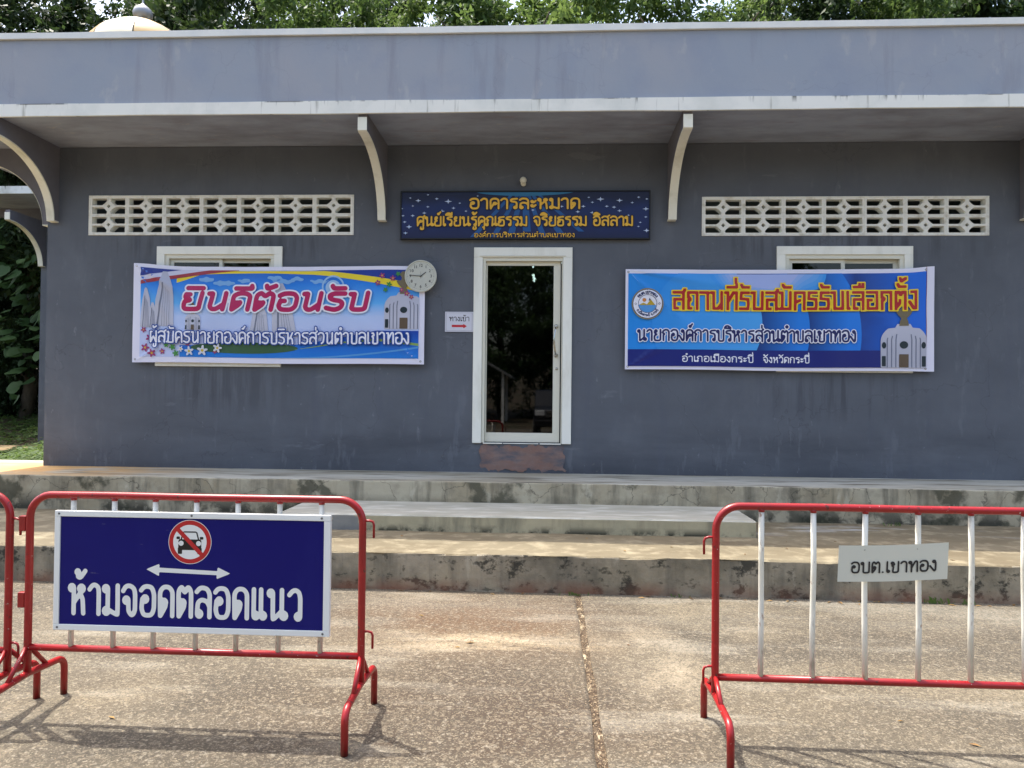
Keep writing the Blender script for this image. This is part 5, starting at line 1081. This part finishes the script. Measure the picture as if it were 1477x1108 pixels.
# shaded thicket at the left, behind the wing; last tree added for shade
for k, (x, y, h, s) in enumerate(((-13.2, 12.5, 5, .8), (-11.2, 11.5, 3.2, .62), (-15.5, 14, 7, 1.0), (-11.0, 13.5, 6.5, .8), (-14.0, 10.0, 3.0, .7), (-13.0, 9.3, 7.6, .85))):
    tree(x, y, h, k, ['bushy tree filling the gap left of the hall', 'low shrubby tree beside the wing wall', 'tree at the far left behind the thicket', 'taller tree rising behind the wing', 'leafy bush at the left edge of the picture', 'tall tree added to shade the climber left of the hall'][k], s, 2 if k else False, 'thicket left of the hall', cz=h*.75)
# trees across the road, behind the photographer (they shade the sky and mirror in the door)
for k, (x, y, h, s) in enumerate(((-20, -42, 9, 2.0), (-11, -40, 10, 2.0), (-3, -42, 9.5, 1.9), (5, -40, 10, 2.0), (13, -42, 9, 2.0))):
    tree(x, y, h, k, ['tree across the road, far left of the row', 'tree across the road, second from the left', 'tree across the road, mirrored in the door glass', 'tree across the road, second from the right', 'tree across the road, far right of the row'][k], s, False, 'trees across the road', cz=h*.62)
# broad-leaved climber
bl = thing('broad_leaf_shrub', 'tall climber with large heart-shaped leaves left of the rear wing', 'shrub', (-10.9, 8.2, .8))
def heart():
    b = B(); out = [(0, 0), (.22, .10), (.42, .02), (.50, -.22), (.40, -.52), (.20, -.82), (0, -1.0), (-.20, -.82), (-.40, -.52), (-.50, -.22), (-.42, .02), (-.22, .10)]
    v = [(0, -.05*0+.0, -.35)]+[(x, .16*abs(x)**1.2-.10*(z*z), z) for x, z in out]
    b.add(v, [(0, i, i % 12+1) for i in range(1, 13)], True); return b
hb = heart(); hm = bpy.data.meshes.new('leaf'); hm.from_pydata(hb.v, [], hb.f); hm.materials.append(M_big); hm.polygons.foreach_set('use_smooth', [True]*len(hb.f)); hm.update()
g = random.Random(5)
for k in range(230):
    o = bpy.data.objects.new('leaf', hm); COL.objects.link(o); o.parent = bl
    x, y = g.uniform(-12.6, -9.9), g.uniform(7.2, 9.0); z = g.uniform(2.4, 5.6) if k < 175 else g.uniform(1.2, 3.0)
    o.location = Vector((x, y, z))-wloc(bl); s = g.uniform(.18, .36); o.scale = (s, s, s)
    o.rotation_euler = (R(g.uniform(-75, -15)), R(g.uniform(-25, 25)), R(g.uniform(-50, 50)))
obj('stem', B().tube([(-11.2, 8.6, .7), (-11.0, 8.5, 2.5), (-11.3, 8.3, 4.2), (-11.0, 8.5, 6)], .05, 8, r1=.015).tube([(-10.4, 8.7, .7), (-10.5, 8.6, 2.6), (-10.2, 8.5, 5)], .04, 8, r1=.012).tube([(-12.1, 8.8, .7), (-12.0, 8.6, 3), (-12.2, 8.4, 5.2)], .045, 8, r1=.012), M_bark, bl)
# ground cover beside the porch
def cover(name, n, xr, yr, hgt, ls, m, kind='stuff', seed=3):
    g = random.Random(seed); b = B()
    for i in range(n):
        x, y = g.uniform(*xr), g.uniform(*yr); z = terr(x, y)+g.uniform(.0, hgt)*(.6+.4*math.sin(x*3+y*2)); a = g.uniform(0, 6.28); l = ls*g.uniform(.6, 1.5); t_ = g.uniform(-.3, .6)
        d = Vector((math.cos(a), math.sin(a), t_)); s_ = Vector((-math.sin(a), math.cos(a), g.uniform(-.3, .3)))
        p = Vector((x, y, z)); b.add([p-d*l*.5, p+s_*l*.28, p+d*l*.5-Vector((0, 0, l*.1)), p-s_*l*.28], [(0, 1, 2, 3)])
    return obj(name, b, m, kind=kind, recalc=False)
cover('ground_cover', 14000, (-10.5, -5.9), (.7, 4.3), .26, .07, M_leaf2, seed=3)
cover('ground_cover', 9000, (-15.0, -9.9), (5.6, 11), .34, .09, M_leaf2, seed=4)

# ================================================================ PARKED ACROSS THE FORECOURT (seen mirrored in the door glass)
py = -19.0; px_ = .35
t = thing('pickup_truck', 'dark pickup parked across the forecourt, mirrored faintly in the door glass', 'pickup', (px_, py, 0))
dk = mat('dark_car_paint', C(40, 44, 50), .25, .3); cg = mat('car_glass', C(20, 24, 26), .08)
side = [(2.5, .45), (2.55, .80), (2.45, 1.02), (1.15, 1.12), (.55, 1.68), (-.75, 1.70), (-.95, 1.15), (-2.6, 1.12), (-2.62, .55), (-2.2, .42)]
obj('body', B().prism([(py+a, z) for a, z in side], px_-.86, px_+.86, 'x'), dk, t, bevel=.06)
obj('windscreen', B().add([(px_-.74, py+1.10, 1.16), (px_+.74, py+1.10, 1.16), (px_+.62, py+.60, 1.63), (px_-.62, py+.60, 1.63)], [(0, 1, 2, 3)]), cg, t)
for s in (-1, 1):
    obj('side_window', B().add([(px_+s*.865, py+.95, 1.18), (px_+s*.865, py+.52, 1.60), (px_+s*.865, py-.70, 1.62), (px_+s*.865, py-.82, 1.18)], [(0, 1, 2, 3)]), cg, t)
    obj('headlight', B().box(px_+s*.66-.16, px_+s*.66+.16, py+2.50, py+2.575, .80, .98), P('headlight_glass', 210, 212, 210, .15), t, bevel=.02)
    for yy in (1.62, -1.60):
        wc = (px_+s*.78, py+yy, .36)
        wb = B(); wb.tube([(wc[0]-.11, wc[1], wc[2]), (wc[0]+.11, wc[1], wc[2])], .36, 28); wo = obj('wheel', wb, M_black, t)
        obj('rim', B().tube([(wc[0]+s*.10, wc[1], wc[2]), (wc[0]+s*.118, wc[1], wc[2])], .21, 20), M_chrome, wo)
obj('bumper', B().box(px_-.84, px_+.84, py+2.52, py+2.64, .42, .66), M_black, t, bevel=.03)
obj('grille', B().box(px_-.45, px_+.45, py+2.50, py+2.57, .74, .98), M_chrome, t, bevel=.01)
hx, hy = -4.6, -33
t = thing('open_pavilion', 'small gable-roofed pavilion across the road, mirrored faintly in the door glass', 'building', (hx, hy, 0))
obj('roof', B().prism([(hx-2.6, 2.5), (hx, 4.0), (hx+2.6, 2.5), (hx+2.6, 2.38), (hx, 3.86), (hx-2.6, 2.38)], hy-2, hy+2, 'y'), mat('grey_roof_sheet', C(120, 122, 120), .6), t)
for a in (-2.1, 2.1):
    for c in (-1.7, 1.7): obj('post', B().box(hx+a-.07, hx+a+.07, hy+c-.07, hy+c+.07, -.05, 2.72), M_fas, t)
obj('bench', B().box(hx-1.6, hx+1.6, hy-.3, hy+.3, .36, .44).box(hx-1.5, hx-1.3, hy-.25, hy+.25, -.05, .36).box(hx+1.3, hx+1.5, hy-.25, hy+.25, -.05, .36), M_bark, t)
